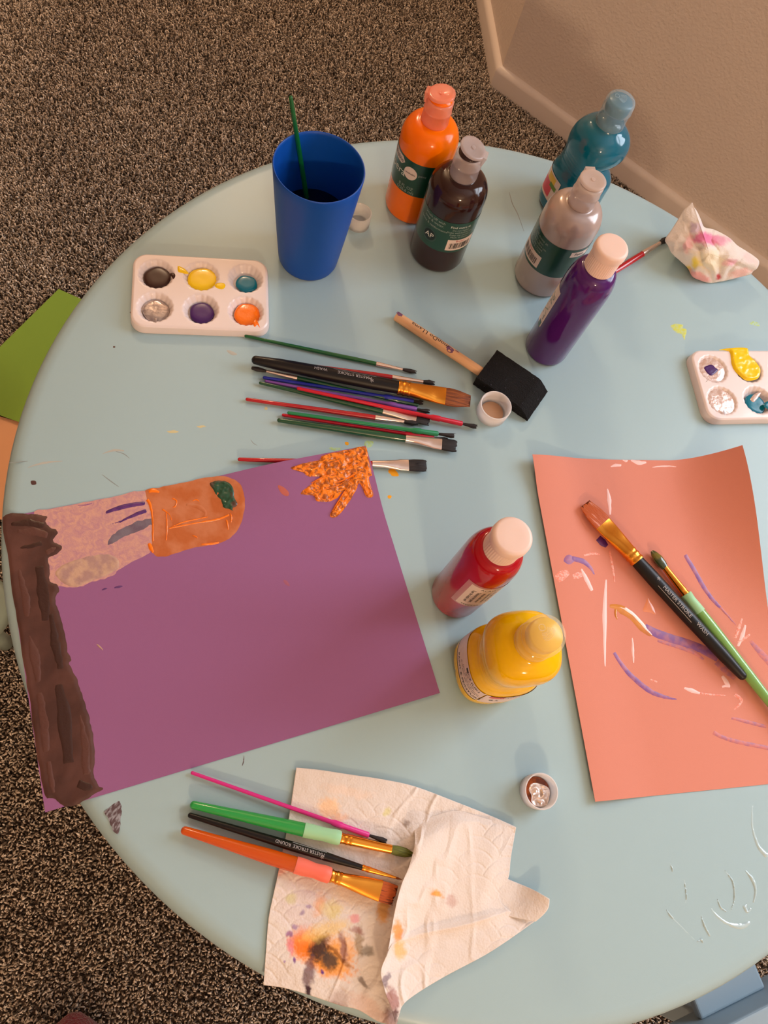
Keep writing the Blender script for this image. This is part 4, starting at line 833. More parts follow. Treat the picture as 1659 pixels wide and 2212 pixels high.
# sponge head: wedge
Hx0 = LA - .0015; 
tl = T(1073, 755.5, .0135); tr_ = T(1194, 822, .004); bl_ = T(1030, 816, .0135); W2 = .0170
Wm = np.linalg.norm((tl - bl_)[:2]) / 2; Lh = np.linalg.norm((tr_ - tl)[:2]); cyo = float(((tl + bl_)[:2] / 2 - A[:2]) @ ey[:2]); x0 = float(((tl + bl_)[:2] / 2 - A[:2]) @ ex[:2])
nx_, ny_, nz_ = 30, 20, 8; V_ = []; 
def foam_pt(u, v_, w_):
    x = x0 + u * Lh; th = .0125 if u < .80 else .0125 - (u - .80) / .20 * .0095
    z = .0010 + w_ * th + (0 if u < .74 else 0); y = cyo + (v_ - .5) * 2 * Wm
    return x, y, z
bmf = bmesh.new(); bmesh.ops.create_cube(bmf, size=1); bmesh.ops.subdivide_edges(bmf, edges=bmf.edges, cuts=22, use_grid_fill=True)
for vv in bmf.verts:
    u, v_, w_ = vv.co.x + .5, vv.co.y + .5, vv.co.z + .5; x, y, z = foam_pt(u, v_, w_)
    z = max(z, .0003)
    vv.co = (x + float(fbm(np.array([y * 900]), np.array([z * 900]), 3)[0] - .5) * .0009, y + float(fbm(np.array([x * 900]), np.array([z * 900]), 7)[0] - .5) * .0009, z)
me = bpy.data.meshes.new('sponge'); bmf.to_mesh(me); bmf.free(); m_foam = mat('black_foam', (16, 15, 17), rough=.85, spec=.3, bump=(800, 1, .002), rgb2=(92, 92, 104), nscale=380, ramp=(.70, .76)); me.materials.append(m_foam)
fo = bpy.data.objects.new('sponge', me); COL.objects.link(fo); fo.parent = fb; bv = fo.modifiers.new('b', 'BEVEL'); bv.width = .0008; bv.segments = 2; bv.limit_method = 'ANGLE'; bv.angle_limit = math.radians(50)

# ------------------------------------------------------------------ loose caps
m_clr = thin('clear_plastic_cap', (244, 242, 240), .5, .1); m_clr2 = thin('milky_plastic_cap', (250, 246, 246), .22, .2)
def loose_cap(label, cx, cy, rpx, h_, m, flip=True):
    r = rpx * mpp(cx, cy, h_); c = T(cx, cy, h_); b = thing('bottle_cap', label, 'bottle cap', (c[0], c[1], 0), group='loose clear bottle caps')
    pr = [(.001, .0), (r * .94, .0), (r * .98, .0006), (r, h_ - .0004), (r - .0004, h_), (r - .0012, h_ - .0003), (r - .0014, h_ * .5), (r * .84, .0016), (.001, .0014)]
    v, f = lathe(pr, 56); obj('shell', v, f, m, b); return b, r
loose_cap('small clear cap half hidden behind the blue cup', 778, 458, 26, .017, m_clr)
c1, r1 = loose_cap('small milky empty cap lying open side up against the foam brush', 1072, 875, 35, .016, m_clr2)
v, f = lathe([(.001, .0030), (r1 * .72, .0030), (r1 * .74, .0024), (.001, .0018)], 40); obj('liner', v, f, mat('tan_cap_liner', (196, 152, 118), rough=.5), c1)
c2, r2 = loose_cap('milky cap holding a crumpled foil seal, left of the salmon paper', 1170, 1709, 38, .0135, m_clr2)
v, f = lathe([(.001, .0030), (r2 * .80, .0030), (r2 * .82, .0024), (.001, .0018)], 40); obj('liner', v, f, mat('rust_orange_paint_liner', (196, 96, 36), rough=.25, rgb2=(120, 56, 30), nscale=150), c2)
fc_ = T(1168, 1716, .008); foil = thing('foil_seal', 'crumpled silver foil seal lying inside the milky cap', 'foil seal', (fc_[0], fc_[1], .0036))
poly = crom([(-.0085, .009), (-.002, .0105), (.005, .0082), (.0085, .0068), (.0108, .0030), (.0090, -.004), (.0060, -.0095), (-.001, -.0108), (-.0078, -.0088), (-.0090, -.001), (-.0102, .004)], 3) * (r2 / .0165)
p2, fcs, ds = maskgrid(poly, .0007); zz = .0012 + .0042 * np.abs(fbm(p2[:, 0] * 150, p2[:, 1] * 150, 4, 2) - .5) * 2 + .0009 * np.abs(fbm(p2[:, 0] * 380 + 5, p2[:, 1] * 380, 9, 2) - .5)
r_ex = math.atan2(cr[1], cr[0]); cs_, sn_ = math.cos(r_ex), math.sin(r_ex); vv = [(p[0] * cs_ - p[1] * sn_, p[0] * sn_ + p[1] * cs_, z) for p, z in zip(p2, zz)]
fo_ = obj('sheet', vv, fcs, mat('crumpled_foil', (238, 222, 214), rough=.28, metal=1), foil)
sd = fo_.modifiers.new('s', 'SOLIDIFY'); sd.thickness = .0002

# ------------------------------------------------------------------ palettes
m_pal = mat('white_palette_plastic', (232, 218, 216), rough=.3, coat=.25)
PZ = .0098
def palette(label, TLp, TRp, BLp, paints, other=None):
    a = T(*TLp, PZ); b = T(*TRp, PZ) if TRp else None; c = T(*BLp, PZ)
    down = c - a; Hh = np.linalg.norm(down[:2])
    if b is not None: ux = (b - a); W = np.linalg.norm(ux[:2]); ux = ux / W
    else: W = other[0]; ux = other[2] if len(other) > 2 else np.array([-down[1], down[0], 0]) / Hh
    if b is None: Hh = other[1]
    ux[2] = 0; ux /= np.linalg.norm(ux); uy = np.array([-ux[1], ux[0], 0])
    Mx = Matrix.Identity(4)
    for i in range(3): Mx[i][0], Mx[i][1], Mx[i][2] = ux[i], uy[i], (0, 0, 1)[i]
    org = (a + c) / 2; org = org + ux * 0
    org = a - uy * Hh                                   # bottom-left corner
    root = thing('paint_palette', label, 'paint palette', (org[0], org[1], 0), Mx, 'six well white palettes')
    rc = .013; out = []
    for (cx, cy, a0) in ((rc, rc, 180), (W - rc, rc, 270), (W - rc, Hh - rc, 0), (rc, Hh - rc, 90)):
        for k in range(9): t = math.radians(a0 + k * 90 / 8); out.append((cx + rc * math.cos(t), cy + rc * math.sin(t)))
    out = np.array(out); wells = [(W * (.168 + .332 * i), Hh * (.72 - .455 * j)) for j in range(2) for i in range(3)]; wr = min(W * .141, Hh * .235)
    p2, fcs, ds = maskgrid(out, .0008); z = np.full(len(p2), PZ) - .0012 * (1 - sstep(0, .0016, ds))
    for cx, cy in wells:
        dx, dy = p2[:, 0] - cx, p2[:, 1] - cy; r = np.hypot(dx, dy); an = np.arctan2(dy, dx)
        fl_ = 1 + .05 * np.abs(np.cos(an * 9)) * (r < wr); z -= (.0078) * (1 - sstep(wr * .60, wr * 1.0, r * fl_))
    n0 = len(p2); v = [(p[0], p[1], zz_) for p, zz_ in zip(p2, z)]; f = [tuple(q) for q in fcs]
    no = len(out); k = len(v)
    cen = np.array([W / 2, Hh / 2])
    for zz_, off in ((PZ - .0012, 0), (PZ - .0024, .0006), (.0012, .0012), (.0002, .0012)):
        for p in out: d = (p - cen) / np.linalg.norm(p - cen); v.append((p[0] + d[0] * off, p[1] + d[1] * off, zz_))
    for i in range(3):
        for j in range(no): f.append((k + i * no + j, k + (i + 1) * no + j, k + (i + 1) * no + (j + 1) % no, k + i * no + (j + 1) % no)[::-1])
    obj('tray', v, f, m_pal, root)
    for wi, m_, rr_, dx, dy, lev in paints:
        cx, cy = wells[wi]; n = 40; pr = [(rr_ * 1.0, lev - .0012), (rr_, lev), (rr_ * .93, lev + .0005), (rr_ * .75, lev + .0009), (rr_ * .4, lev + .0010), (.0003, lev + .0009)]
        v, f = lathe(pr, 48, lambda a, z, wi=wi: 1 + .03 * math.sin(2 * a + wi) + .02 * math.sin(5 * a + wi * 2), cap0=False, center=(cx + dx, cy + dy)); obj('paint_puddle', v, f, m_, root)
    return root, W, Hh, ux, wells
m_pb = mat('brown_puddle', (54, 24, 18), rough=.3); m_py = mat('yellow_puddle', (246, 204, 6), rough=.2, coat=.3, bump=(60, .15, .002)); m_pt = mat('teal_puddle', (6, 112, 136), rough=.2); m_ppu = mat('purple_puddle', (66, 24, 96), rough=.3); m_po = mat('orange_puddle', (250, 118, 8), rough=.15, coat=.5, bump=(140, .3, .002))
m_psil = mat('pearl_puddle', (186, 172, 166), rough=.15, coat=.8, metal=.4, rgb2=(150, 134, 132), nscale=110, bump=(45, .5, .004), dist=1.5); m_psil2 = mat('pearl_white_puddle', (222, 202, 196), rough=.22, coat=.3, metal=.2, rgb2=(206, 176, 162), nscale=110, bump=(50, .6, .005), dist=2)
lev = PZ - .0046
p1_, W1, H1, ux1, w1 = palette('white paint palette with brown, yellow, teal, pearl, purple and orange wells', (289, 546), (577, 562), (287, 704), [(0, m_pb, .0122, .0005, -.0010, lev), (1, m_py, .0135, .001, -.0012, lev + .0008), (2, m_pt, .0098, .001, -.002, lev - .0008), (3, m_psil, .0120, .0008, -.001, lev), (4, m_ppu, .0112, .0008, -.001, lev - .0004), (5, m_po, .0122, .0012, -.001, lev)])
p2_, W2_, H2_, ux2, w2 = palette('white paint palette cut off by the right edge, with yellow overflowing its well', (1490, 756), None, (1532, 904), [(0, m_psil2, .0152, .0, .0, lev + .0022), (3, m_psil2, .0152, .0, .0, lev + .0022), (4, m_pt, .0110, -.001, -.002, lev + .0004), (2, m_po, .0140, 0, 0, lev + .002), (5, m_ppu, .012, 0, 0, lev)], other=(W1, H1))
def on_pal(root, poly, m, h0=.0006, hv=.0003, z=PZ, seed=0, cell=1.6, nm='paint_drip'):
    o = layer(nm, poly, lambda x, y: np.full(np.size(x), z), m, None, cell=cell, h0=h0, hv=hv, edge=3, seed=seed, rough_edge=1)
    if o: o.data.transform(root.matrix_world.inverted() if False else (Matrix(root.matrix_basis)).inverted()); o.parent = root
on_pal(p1_, [(384, 575), (392, 577), (400, 582), (408, 590), (404, 592), (394, 590), (385, 587)], m_py); on_pal(p1_, [(464, 616), (472, 611), (484, 612), (487, 619), (480, 625), (468, 622)], m_py)
on_pal(p1_, [(545, 694), (552, 690), (558, 698), (562, 709), (556, 702), (550, 706), (547, 700)], m_po); on_pal(p1_, [(366, 591), (376, 590), (379, 596), (375, 603), (371, 598)], m_pb); on_pal(p1_, [(333, 688), (339, 688), (337, 698)], m_psil)
on_pal(p2_, [(1552, 756), (1576, 752), (1612, 752), (1618, 768), (1632, 782), (1642, 798), (1640, 814), (1630, 821), (1612, 822), (1598, 812), (1586, 800), (1580, 785), (1577, 762), (1566, 757)], m_py, h0=.0020, hv=.0007, cell=2, z=PZ)
on_pal(p2_, [(1518, 796), (1524, 790), (1537, 787), (1545, 793), (1552, 801), (1538, 813), (1528, 810)], m_ppu, h0=.0012, z=PZ - .0022, cell=1.6)
on_pal(p2_, [(1620, 862), (1632, 850), (1646, 846), (1640, 856), (1628, 870)], m_psil2, h0=.0010, z=PZ - .0035); on_pal(p2_, [(1650, 872), (1662, 866), (1672, 872), (1664, 884), (1652, 880)], m_pt, h0=.0008, z=PZ)
on_pal(p2_, [(1524, 826), (1530, 819), (1527, 824)], m_psil, cell=.9); on_pal(p2_, [(1562, 887), (1565, 888), (1567, 897), (1564, 893)], m_psil, cell=.9)

# ------------------------------------------------------------------ paper towel
def towel_mat(name, arcs=True):
    m = mat(name, (236, 222, 210), rough=.85, spec=.15); attr_color(m); nt = m.node_tree; N = nt.nodes; L = nt.links
    tc = N.new('ShaderNodeTexCoord'); v1 = N.new('ShaderNodeTexVoronoi'); v1.inputs['Scale'].default_value = 620; L.new(tc.outputs['Object'], v1.inputs[0])
    v2 = N.new('ShaderNodeTexVoronoi'); v2.inputs['Scale'].default_value = 26; v2.inputs['Randomness'].default_value = .35; L.new(tc.outputs['Object'], v2.inputs[0])
    mu = N.new('ShaderNodeMath'); mu.operation = 'MULTIPLY'; mu.inputs[1].default_value = 26; L.new(v2.outputs['Distance'], mu.inputs[0])
    si = N.new('ShaderNodeMath'); si.operation = 'SINE'; L.new(mu.outputs[0], si.inputs[0]); pw = N.new('ShaderNodeMath'); pw.operation = 'GREATER_THAN'; pw.inputs[1].default_value = .93; L.new(si.outputs[0], pw.inputs[0])
    b1 = N.new('ShaderNodeBump'); b1.inputs['Strength'].default_value = .35; b1.inputs['Distance'].default_value = .0006; L.new(v1.outputs['Distance'], b1.inputs['Height'])
    b2 = N.new('ShaderNodeBump'); b2.invert = True; b2.inputs['Strength'].default_value = 0; b2.inputs['Distance'].default_value = .0007; L.new(pw.outputs[0], b2.inputs['Height']); L.new(b1.outputs[0], b2.inputs['Normal'])
    L.new(b2.outputs[0], N['Principled BSDF'].inputs['Normal']); return m
m_towel = towel_mat('paper_towel')
BASE = np.array(lin((228, 218, 211)))
def stain_cols(px, stains, base=BASE, seed=0):
    c = np.tile(base, (len(px), 1)); wx = px + 16 * (np.stack([fbm(px[:, 0] * .05, px[:, 1] * .05, 1 + seed), fbm(px[:, 0] * .05, px[:, 1] * .05, 31 + seed)], 1) - .5)
    gr = fbm(px[:, 0] * .22, px[:, 1] * .22, 77 + seed, 3)
    for x, y, rx, ry, an, rgb, st_ in stains:
        q = wx - (x, y); ca, sa = math.cos(math.radians(an)), math.sin(math.radians(an)); u = (q[:, 0] * ca + q[:, 1] * sa) / rx; v_ = (-q[:, 0] * sa + q[:, 1] * ca) / ry
        d = np.sqrt(u * u + v_ * v_); k = st_ * (1 - sstep(.45, 1.25, d + (gr - .5) * .5)); t = np.array(lin(rgb)); c = c * (1 - k[:, None]) + t * k[:, None]
    return c
def coons(top, bottom, left, right, nu, nv):
    """left/right run top to bottom, top/bottom run left to right (photo pixels)"""
    def rs(pl_, n):
        p = crom(pl_, 12, closed=False); d = np.concatenate([[0], np.cumsum(np.linalg.norm(np.diff(p, axis=0), axis=1))]); t = np.linspace(0, d[-1], n); return np.stack([np.interp(t, d, p[:, 0]), np.interp(t, d, p[:, 1])], 1)
    Tt, Bt, Lt, Rt = rs(top, nu), rs(bottom, nu), rs(left, nv), rs(right, nv); u = np.linspace(0, 1, nu)[None, :, None]; v_ = np.linspace(0, 1, nv)[:, None, None]
    P = (1 - v_) * Tt[None] + v_ * Bt[None] + (1 - u) * Lt[:, None] + u * Rt[:, None] - ((1 - u) * (1 - v_) * Tt[0] + u * (1 - v_) * Tt[-1] + (1 - u) * v_ * Bt[0] + u * v_ * Bt[-1])
    U, Vv = np.meshgrid(np.linspace(0, 1, nu), np.linspace(0, 1, nv)); return P.reshape(-1, 2), U.ravel(), Vv.ravel()
def gridfaces(nu, nv):
    i = np.arange(nu * nv).reshape(nv, nu); return np.stack([i[:-1, :-1].ravel(), i[1:, :-1].ravel(), i[1:, 1:].ravel(), i[:-1, 1:].ravel()], 1)
def scallops(X, Y, Rr=.027):
    a = r_ang = -.35; x = X * math.cos(a) - Y * math.sin(a); y = X * math.sin(a) + Y * math.cos(a); best = np.zeros(len(X)); done = np.zeros(len(X), bool)
    j0 = np.floor(y / (Rr * .5))
    for dj in (-2, -1, 0, 1, 2, 3):
        j = j0 + dj; off = (np.mod(j, 2)) * Rr; i = np.round((x - off) / (2 * Rr)); d = np.hypot(x - (i * 2 * Rr + off), (y - j * Rr * .5) * .8)
        sel = (d < Rr) & ~done; r = sum(np.exp(-((d - q * Rr) / .00065) ** 2) for q in (.97, .70, .42)); best[sel] = r[sel]; done |= sel
    return best
tw0 = T(850, 1950, 0); towel = thing('paper_towel', 'crumpled paint-stained white paper towel folded over at the table\'s lower edge', 'paper towel', (tw0[0], tw0[1], 0))
st1 = [(700, 2065, 70, 42, 30, (250, 150, 20), .95), (655, 2035, 32, 40, 0, (246, 125, 35), .9), (735, 2060, 40, 48, 20, (240, 170, 90), .7), (690, 2050, 26, 36, 20, (62, 50, 50), .95), (712, 2075, 22, 20, 40, (70, 62, 60), .9), (742, 2045, 9, 38, -12, (150, 110, 110), .8), (730, 2060, 6, 46, -45, (120, 70, 40), .7),
    (778, 2035, 10, 40, 0, (140, 110, 60), .6), (772, 2010, 18, 9, 20, (160, 100, 100), .6), (795, 2055, 16, 14, 0, (90, 80, 60), .6), (668, 2105, 12, 45, 8, (110, 80, 90), .8), (664, 2140, 9, 18, 0, (60, 36, 44), .95), (690, 1955, 16, 26, 10, (250, 165, 40), .85), (715, 1965, 26, 22, 0, (222, 202, 90), .6), (828, 1965, 18, 34, 8, (240, 170, 60), .8),
    (632, 1938, 14, 14, 0, (206, 206, 110), .8), (655, 1974, 7, 7, 0, (92, 62, 140), .95), (665, 1959, 6, 6, 0, (116, 80, 150), .9), (639, 1999, 9, 5, 0, (140, 96, 160), .9), (626, 2016, 7, 9, 20, (150, 90, 150), .8), (630, 2045, 8, 24, 8, (232, 140, 150), .8), (637, 2074, 4, 8, 0, (120, 70, 150), .9), (694, 2097, 4, 5, 0, (90, 50, 140), .95), (614, 2078, 3, 4, 0, (150, 110, 170), .8),
    (765, 1985, 14, 9, 20, (236, 150, 160), .7), (770, 1930, 60, 40, 0, (244, 214, 180), .5), (660, 1960, 60, 60, 0, (214, 196, 196), .5), (700, 2010, 60, 20, -20, (238, 200, 110), .6), (745, 2185, 50, 16, 20, (120, 90, 90), .55), (735, 2160, 26, 30, 30, (170, 140, 130), .5), (785, 2125, 20, 6, 50, (90, 70, 60), .7), (845, 2200, 22, 30, 0, (110, 66, 66), .75), (800, 2180, 60, 20, 35, (214, 176, 160), .5),
    (710, 1745, 28, 26, 0, (250, 202, 150), .7), (735, 1765, 22, 12, 0, (248, 196, 150), .6), (880, 1775, 10, 8, 0, (150, 130, 120), .7), (838, 1755, 9, 9, 0, (224, 218, 150), .7), (620, 1780, 26, 12, 0, (196, 226, 196), .5), (600, 1880, 22, 14, 0, (246, 180, 160), .6), (752, 1710, 60, 14, 10, (244, 214, 190), .4)]
nu, nv = 260, 240
px, U, Vv = coons([(640, 1658), (690, 1663), (750, 1672), (830, 1684), (900, 1700), (1000, 1738), (1060, 1762), (1114, 1786)], [(569, 2128), (612, 2134), (660, 2147), (732, 2171), (775, 2182), (816, 2206), (856, 2216)], [(640, 1658), (628, 1740), (620, 1790), (604, 1870), (590, 1935), (580, 1985), (574, 2060), (569, 2128)], [(1114, 1786), (1080, 1850), (1000, 1950), (930, 2050), (880, 2140), (856, 2216)], nu, nv)
rag = (fbm(px[:, 0] * .25, px[:, 1] * .25, 61) - .5)
def hf_tw(x, y): return np.zeros(np.size(x))
zz = .0014 + .0022 * fbm(px[:, 0] * .012, px[:, 1] * .012, 5, 3) + .0007 * fbm(px[:, 0] * .06, px[:, 1] * .06, 15)
ridge = 1 - np.abs(2 * fbm(px[:, 0] * .016 + px[:, 1] * .006, px[:, 1] * .010, 41, 2) - 1); zz = zz + .0012 * np.clip(ridge - .80, 0, 1) * 5 * sstep(.35, .6, U)
# ridge from the fold root towards the upper left flap
dd = np.abs((px[:, 0] - 905) * .5 + (px[:, 1] - 1810) * .0); zz = zz + .005 * np.exp(-((px[:, 0] - (900 + (px[:, 1] - 1800) * -.15)) / 26) ** 2) * sstep(1740, 1830, px[:, 1])
edge_over = T(600, 2100, 0)
P = TA(px, zz); zz = zz - .0004 * scallops(P[:, 0], P[:, 1]) * sstep(.35, .6, fbm(P[:, 0] * 22, P[:, 1] * 22, 91)); over = np.hypot(P[:, 0] - TX, P[:, 1] - TY) - (TR - .016); zz = zz - .18 * np.clip(over, 0, 1) ; P = TA(px, zz)
cols = stain_cols(px, st1); ob_ = obj('lower_layer', P - [tw0[0], tw0[1], 0], gridfaces(nu, nv), m_towel, towel, cols=cols)
sd = ob_.modifiers.new('s', 'SOLIDIFY'); sd.thickness = .0004; sd.offset = -1
# the folded flap
nu, nv = 200, 210
st2 = [(942, 1931, 14, 9, 10, (250, 160, 40), .85), (972, 1945, 14, 14, 0, (200, 160, 150), .6), (858, 2010, 12, 22, 5, (248, 150, 60), .85), (862, 2050, 12, 28, -6, (246, 186, 110), .75), (848, 2160, 14, 34, -12, (160, 100, 96), .75), (836, 2118, 9, 14, 0, (110, 90, 110), .7), (852, 2196, 14, 20, 0, (90, 56, 56), .8), (900, 1850, 50, 60, 0, (228, 214, 200), .3), (878, 1775, 10, 8, 0, (150, 130, 120), .7)]
px, U, Vv = coons([(893, 1782), (930, 1765), (985, 1752), (1050, 1768), (1115, 1787)], [(855, 2214), (866, 2178), (892, 2152), (960, 2110), (1060, 2056), (1156, 1990)], [(893, 1782), (896, 1820), (884, 1870), (866, 1915), (851, 1978), (838, 2054), (823, 2100), (832, 2142), (846, 2180), (855, 2214)], [(1115, 1787), (1104, 1850), (1098, 1897), (1078, 1936), (1100, 1966), (1156, 1990)], nu, nv)
zz = .0040 + .0095 * np.exp(-(U / .22) ** 2) * sstep(0, .25, Vv) + .0026 * fbm(px[:, 0] * .013, px[:, 1] * .013, 8, 3) + .005 * sstep(0, .1, Vv) * (1 - sstep(.35, .7, Vv)) * (1 - sstep(.2, .7, U))
rd = 1 - np.abs(2 * fbm(px[:, 0] * .02 + 3, px[:, 1] * .008, 23, 2) - 1); zz = zz + .005 * np.clip(rd - .82, 0, 1) * (1 - U) * 2
zz = zz + .0030 * np.exp(-((Vv - .66 - .1 * U) / .025) ** 2) * (U < 1) - .0012 * sstep(.69, .75, Vv - .1 * U)
zz = zz * (1 - .55 * sstep(.80, 1, U)) * 1.0
top_fade = sstep(0, .05, Vv); zz = zz * top_fade + (1 - top_fade) * .0042
P = TA(px, zz); zz = zz - .0004 * scallops(P[:, 0] + .01, P[:, 1]) * sstep(.35, .6, fbm(P[:, 0] * 22, P[:, 1] * 22, 92)); P = TA(px, zz); ob_ = obj('folded_layer', P - [tw0[0], tw0[1], 0], gridfaces(nu, nv), m_towel, towel, cols=stain_cols(px, st2, seed=3))
sd = ob_.modifiers.new('s', 'SOLIDIFY'); sd.thickness = .0004; sd.offset = -1
nu, nv = 60, 40
px, U, Vv = coons([(1080, 1888), (1098, 1899), (1150, 1921), (1187, 1942)], [(1050, 1958), (1078, 1972), (1110, 1982), (1157, 1991)], [(1080, 1888), (1065, 1925), (1050, 1958)], [(1187, 1942), (1185, 1960), (1175, 1975), (1157, 1991)], nu, nv)
zz = .0016 + .010 * sstep(.3, 1, U) * (1 - Vv * .6) + .0006 * fbm(px[:, 0] * .05, px[:, 1] * .05, 4); P = TA(px, zz); ob_ = obj('torn_tip', P - [tw0[0], tw0[1], 0], gridfaces(nu, nv), towel_mat('paper_towel_reverse', False), towel, cols=np.tile(BASE, (nu * nv, 1)))
sd = ob_.modifiers.new('s', 'SOLIDIFY'); sd.thickness = .0004; sd.offset = -1

# ------------------------------------------------------------------ crumpled tissue
tc_ = T(1545, 590, 0); tis = thing('crumpled_tissue', 'crumpled white tissue with pink and yellow stains at the table\'s edge by the wall', 'tissue', (tc_[0], tc_[1], 0))
outl = [(1494.8, 437.7, .046), (1499, 447, .046), (1506, 457, .044), (1514, 474, .041), (1521, 490, .038), (1536, 494, .037), (1550, 499, .036), (1575, 513, .034), (1593, 530, .032), (1612, 542, .029), (1630, 554, .026), (1640, 565, .022), (1636, 579, .017), (1627, 586, .012), (1620, 593, .009), (1590, 601, .005), (1554, 609, .002), (1531, 611, .001), (1510, 605, .003), (1495, 597, .005), (1485, 579, .008), (1467, 562, .012), (1451, 547, .015), (1443, 531, .018), (1436.5, 517.6, .021), (1450, 497, .028), (1463, 476.5, .035), (1470, 465, .039), (1476.5, 453.7, .042), (1485, 446, .044)]
O3 = crom(outl, 6); nb = len(O3); NR = 42; cpx = np.array([1533, 548]); V_ = []; Pp = []
for k in range(NR):
    t = k / (NR - 1); pp = cpx + (O3[:, :2] - cpx) * t; ang_ = np.arctan2(O3[:, 1] - cpx[1], O3[:, 0] - cpx[0])
    zb = .030 * (1 - t) + O3[:, 2] * t
    qx = pp[:, 0] - 1552; qy = pp[:, 1] - 640; fan = np.arctan2(qy, qx) * 7.0 + 1.6 * fbm(pp[:, 0] * .022, pp[:, 1] * .022, 2, 2) * 2
    fold = np.abs(np.sin(fan)) ** .7
    bul = .010 * (1 - t ** 2) + .0045 * (fold - .6) * (math.sin(min(t * 1.2, 1) * PI * .85) + .1) + .0035 * (1 - np.abs(2 * fbm(pp[:, 0] * .045, pp[:, 1] * .045, 12, 2) - 1) - .6) * (1 - t ** 6)
    zb = np.maximum(zb + bul * .75, .0008); V_.append(TA(pp, zb)); Pp.append(pp)
# back side: from the outline down to the table
back = []
ctr = TA(cpx[None], [.0])[0]
for k in range(1, 9):
    t = k / 8; e = V_[-1]; tgt = np.stack([ctr[0] + (e[:, 0] - ctr[0]) * .55, ctr[1] + (e[:, 1] - ctr[1]) * .55, np.full(nb, .0005)], 1); q = e * (1 - t) + tgt * t; q[:, 2] = np.maximum(e[:, 2] * (1 - t) ** 1.3, .0005); q += .0010 * (vnoise(np.arange(nb) * .5, np.full(nb, t * 6), 3)[:, None] - .5) * (t < 1); q[:, 2] = np.maximum(q[:, 2], .0005); back.append(q)
V = np.concatenate(V_ + back); Pp = np.concatenate(Pp + [Pp[-1]] * 8)
inside_tab = np.hypot(V[:, 0] - TX, V[:, 1] - TY) < TR - .002
f = ringfaces(NR + 8, nb, True, True)
st3 = [(1525, 515, 30, 16, 10, (222, 110, 160), .9), (1555, 520, 20, 14, 0, (226, 140, 170), .75), (1502, 492, 14, 12, 0, (214, 190, 220), .7), (1488, 525, 12, 24, 8, (236, 170, 176), .7), (1505, 570, 13, 12, 40, (246, 216, 10), .95), (1490, 584, 8, 8, 0, (240, 210, 60), .8), (1508, 596, 30, 9, 15, (238, 160, 160), .8), (1553, 594, 7, 9, 10, (190, 30, 50), .9), (1577, 566, 12, 10, 0, (230, 150, 170), .7), (1600, 590, 30, 9, -15, (238, 170, 160), .6), (1532, 560, 40, 26, 0, (240, 226, 180), .5), (1620, 560, 22, 10, 30, (240, 196, 196), .5)]
obj('sheet', V - [tc_[0], tc_[1], 0], f, towel_mat('tissue', False), tis, cols=stain_cols(Pp, st3, seed=6))

# ------------------------------------------------------------------ chairs tucked beside the table
m_chair = mat('grey_blue_chair_plastic', (150, 172, 186), rough=.4, spec=.5)
def quad_prism(top4, z0, z1, m, name, parent, org):
    v = [(p[0] - org[0], p[1] - org[1], z - org[2]) for z in (z0, z1) for p in top4]; o = obj(name, v, [(3, 2, 1, 0), (4, 5, 6, 7), (0, 1, 5, 4), (1, 2, 6, 5), (2, 3, 7, 6), (3, 0, 4, 7)], m, parent, smooth=False)
    bm = bmesh.new(); bm.from_mesh(o.data); bmesh.ops.recalc_face_normals(bm, faces=bm.faces); bm.to_mesh(o.data); bm.free()
    bv = o.modifiers.new('b', 'BEVEL'); bv.width = .003; bv.segments = 3; return o
ZS = -.24; g = [T(1603, 2103, ZS), T(1460, 2179, ZS), T(1516, 2205, ZS), T(1655, 2135, ZS)]
mid = (g[2] + g[3]) / 2; ax = g[3] - g[2]; ax[2] = 0; Lc = np.linalg.norm(ax); ax /= Lc; outd = np.array([ax[1], -ax[0], 0]); 
if outd @ (g[2] - g[1]) < 0: outd = -outd
chair = thing('chair', 'grey blue plastic children\'s chair tucked under the table at the lower right', 'chair', (mid[0], mid[1], FLOORZ)); org = (mid[0], mid[1], FLOORZ)
hw = Lc / 2
def cq(a0, a1, b0, b1): return [mid + ax * a0 + outd * b0, mid + ax * a1 + outd * b0, mid + ax * a1 + outd * b1, mid + ax * a0 + outd * b1]
quad_prism(cq(-hw, hw, -.13, .0), ZS - .012, ZS, m_chair, 'seat', chair, org)
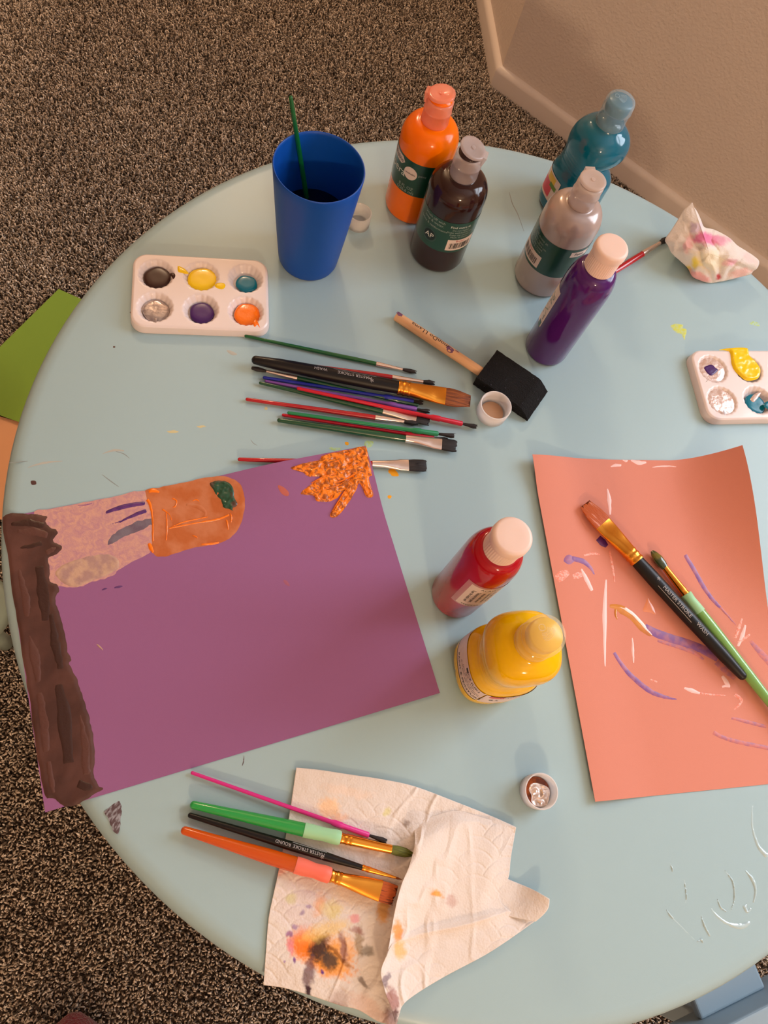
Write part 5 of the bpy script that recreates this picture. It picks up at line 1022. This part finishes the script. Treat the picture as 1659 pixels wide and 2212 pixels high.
quad_prism(cq(-hw - .22, hw + .22, .0, .045), ZS - .03, ZS + .033, m_chair, 'back_rail', chair, org)
for sgn in (-1, 1):
    for b0 in (-.12, .005): quad_prism(cq(sgn * (hw - .03) - .014, sgn * (hw - .03) + .014, b0, b0 + .028), FLOORZ, ZS - .012, m_chair, 'leg', chair, org)
cc = T(-72, 1312, -.24); st_ = thing('chair', 'pale green-grey round seat showing beside the table at the left edge', 'chair', (cc[0], cc[1], FLOORZ)); m_ch2 = mat('pale_green_grey_plastic', (150, 168, 160), rough=.45)
zt_ = -.24 - FLOORZ; v, f = lathe([(.001, zt_ - .02), (.038, zt_ - .02), (.042, zt_ - .014), (.042, zt_ - .004), (.038, zt_), (.001, zt_ + .001)], 40); obj('seat', v, f, m_ch2, st_); v, f = lathe([(.011, 0), (.010, .04), (.010, zt_ - .02)], 24, center=(-.035, 0)); obj('leg', v, f, m_ch2, st_)

# ------------------------------------------------------------------ dark red slipper toe on the carpet
sp = T(142, 2325, FLOORZ + .05); sl_ = thing('slipper', 'dark red fuzzy slipper toe at the bottom left corner', 'slipper', (sp[0], sp[1], FLOORZ))
v, f = [], []; secs = []
for k in range(12):
    t = k / 11; secs.append((.0 - .24 * (1 - t), .050 * math.sin(min(1, .35 + t * .5) * PI / 2 + 0) * (1 if t < .75 else math.sqrt(max(1 - ((t - .75) / .25) ** 2, .02))), (.055 - .02 * t) * (1 if t < .75 else math.sqrt(max(1 - ((t - .75) / .25) ** 2, .02)))))
v, f = loft([(a + .055, b, c) for a, b, c in secs], 28, 2.4); an = math.atan2(cu_[1], cu_[0]); v = [(p[0] * math.cos(an) - p[1] * math.sin(an), p[0] * math.sin(an) + p[1] * math.cos(an), max(p[2] + .022, .0)) for p in v]
v = [(p[0], p[1], p[2] + .0008 * math.sin(p[0] * 700) * math.sin(p[1] * 650)) for p in v]
obj('upper', v, f, mat('dark_red_fleece', (128, 20, 44), rough=.95, sheen=.5, bump=(420, 1, .004)), sl_)
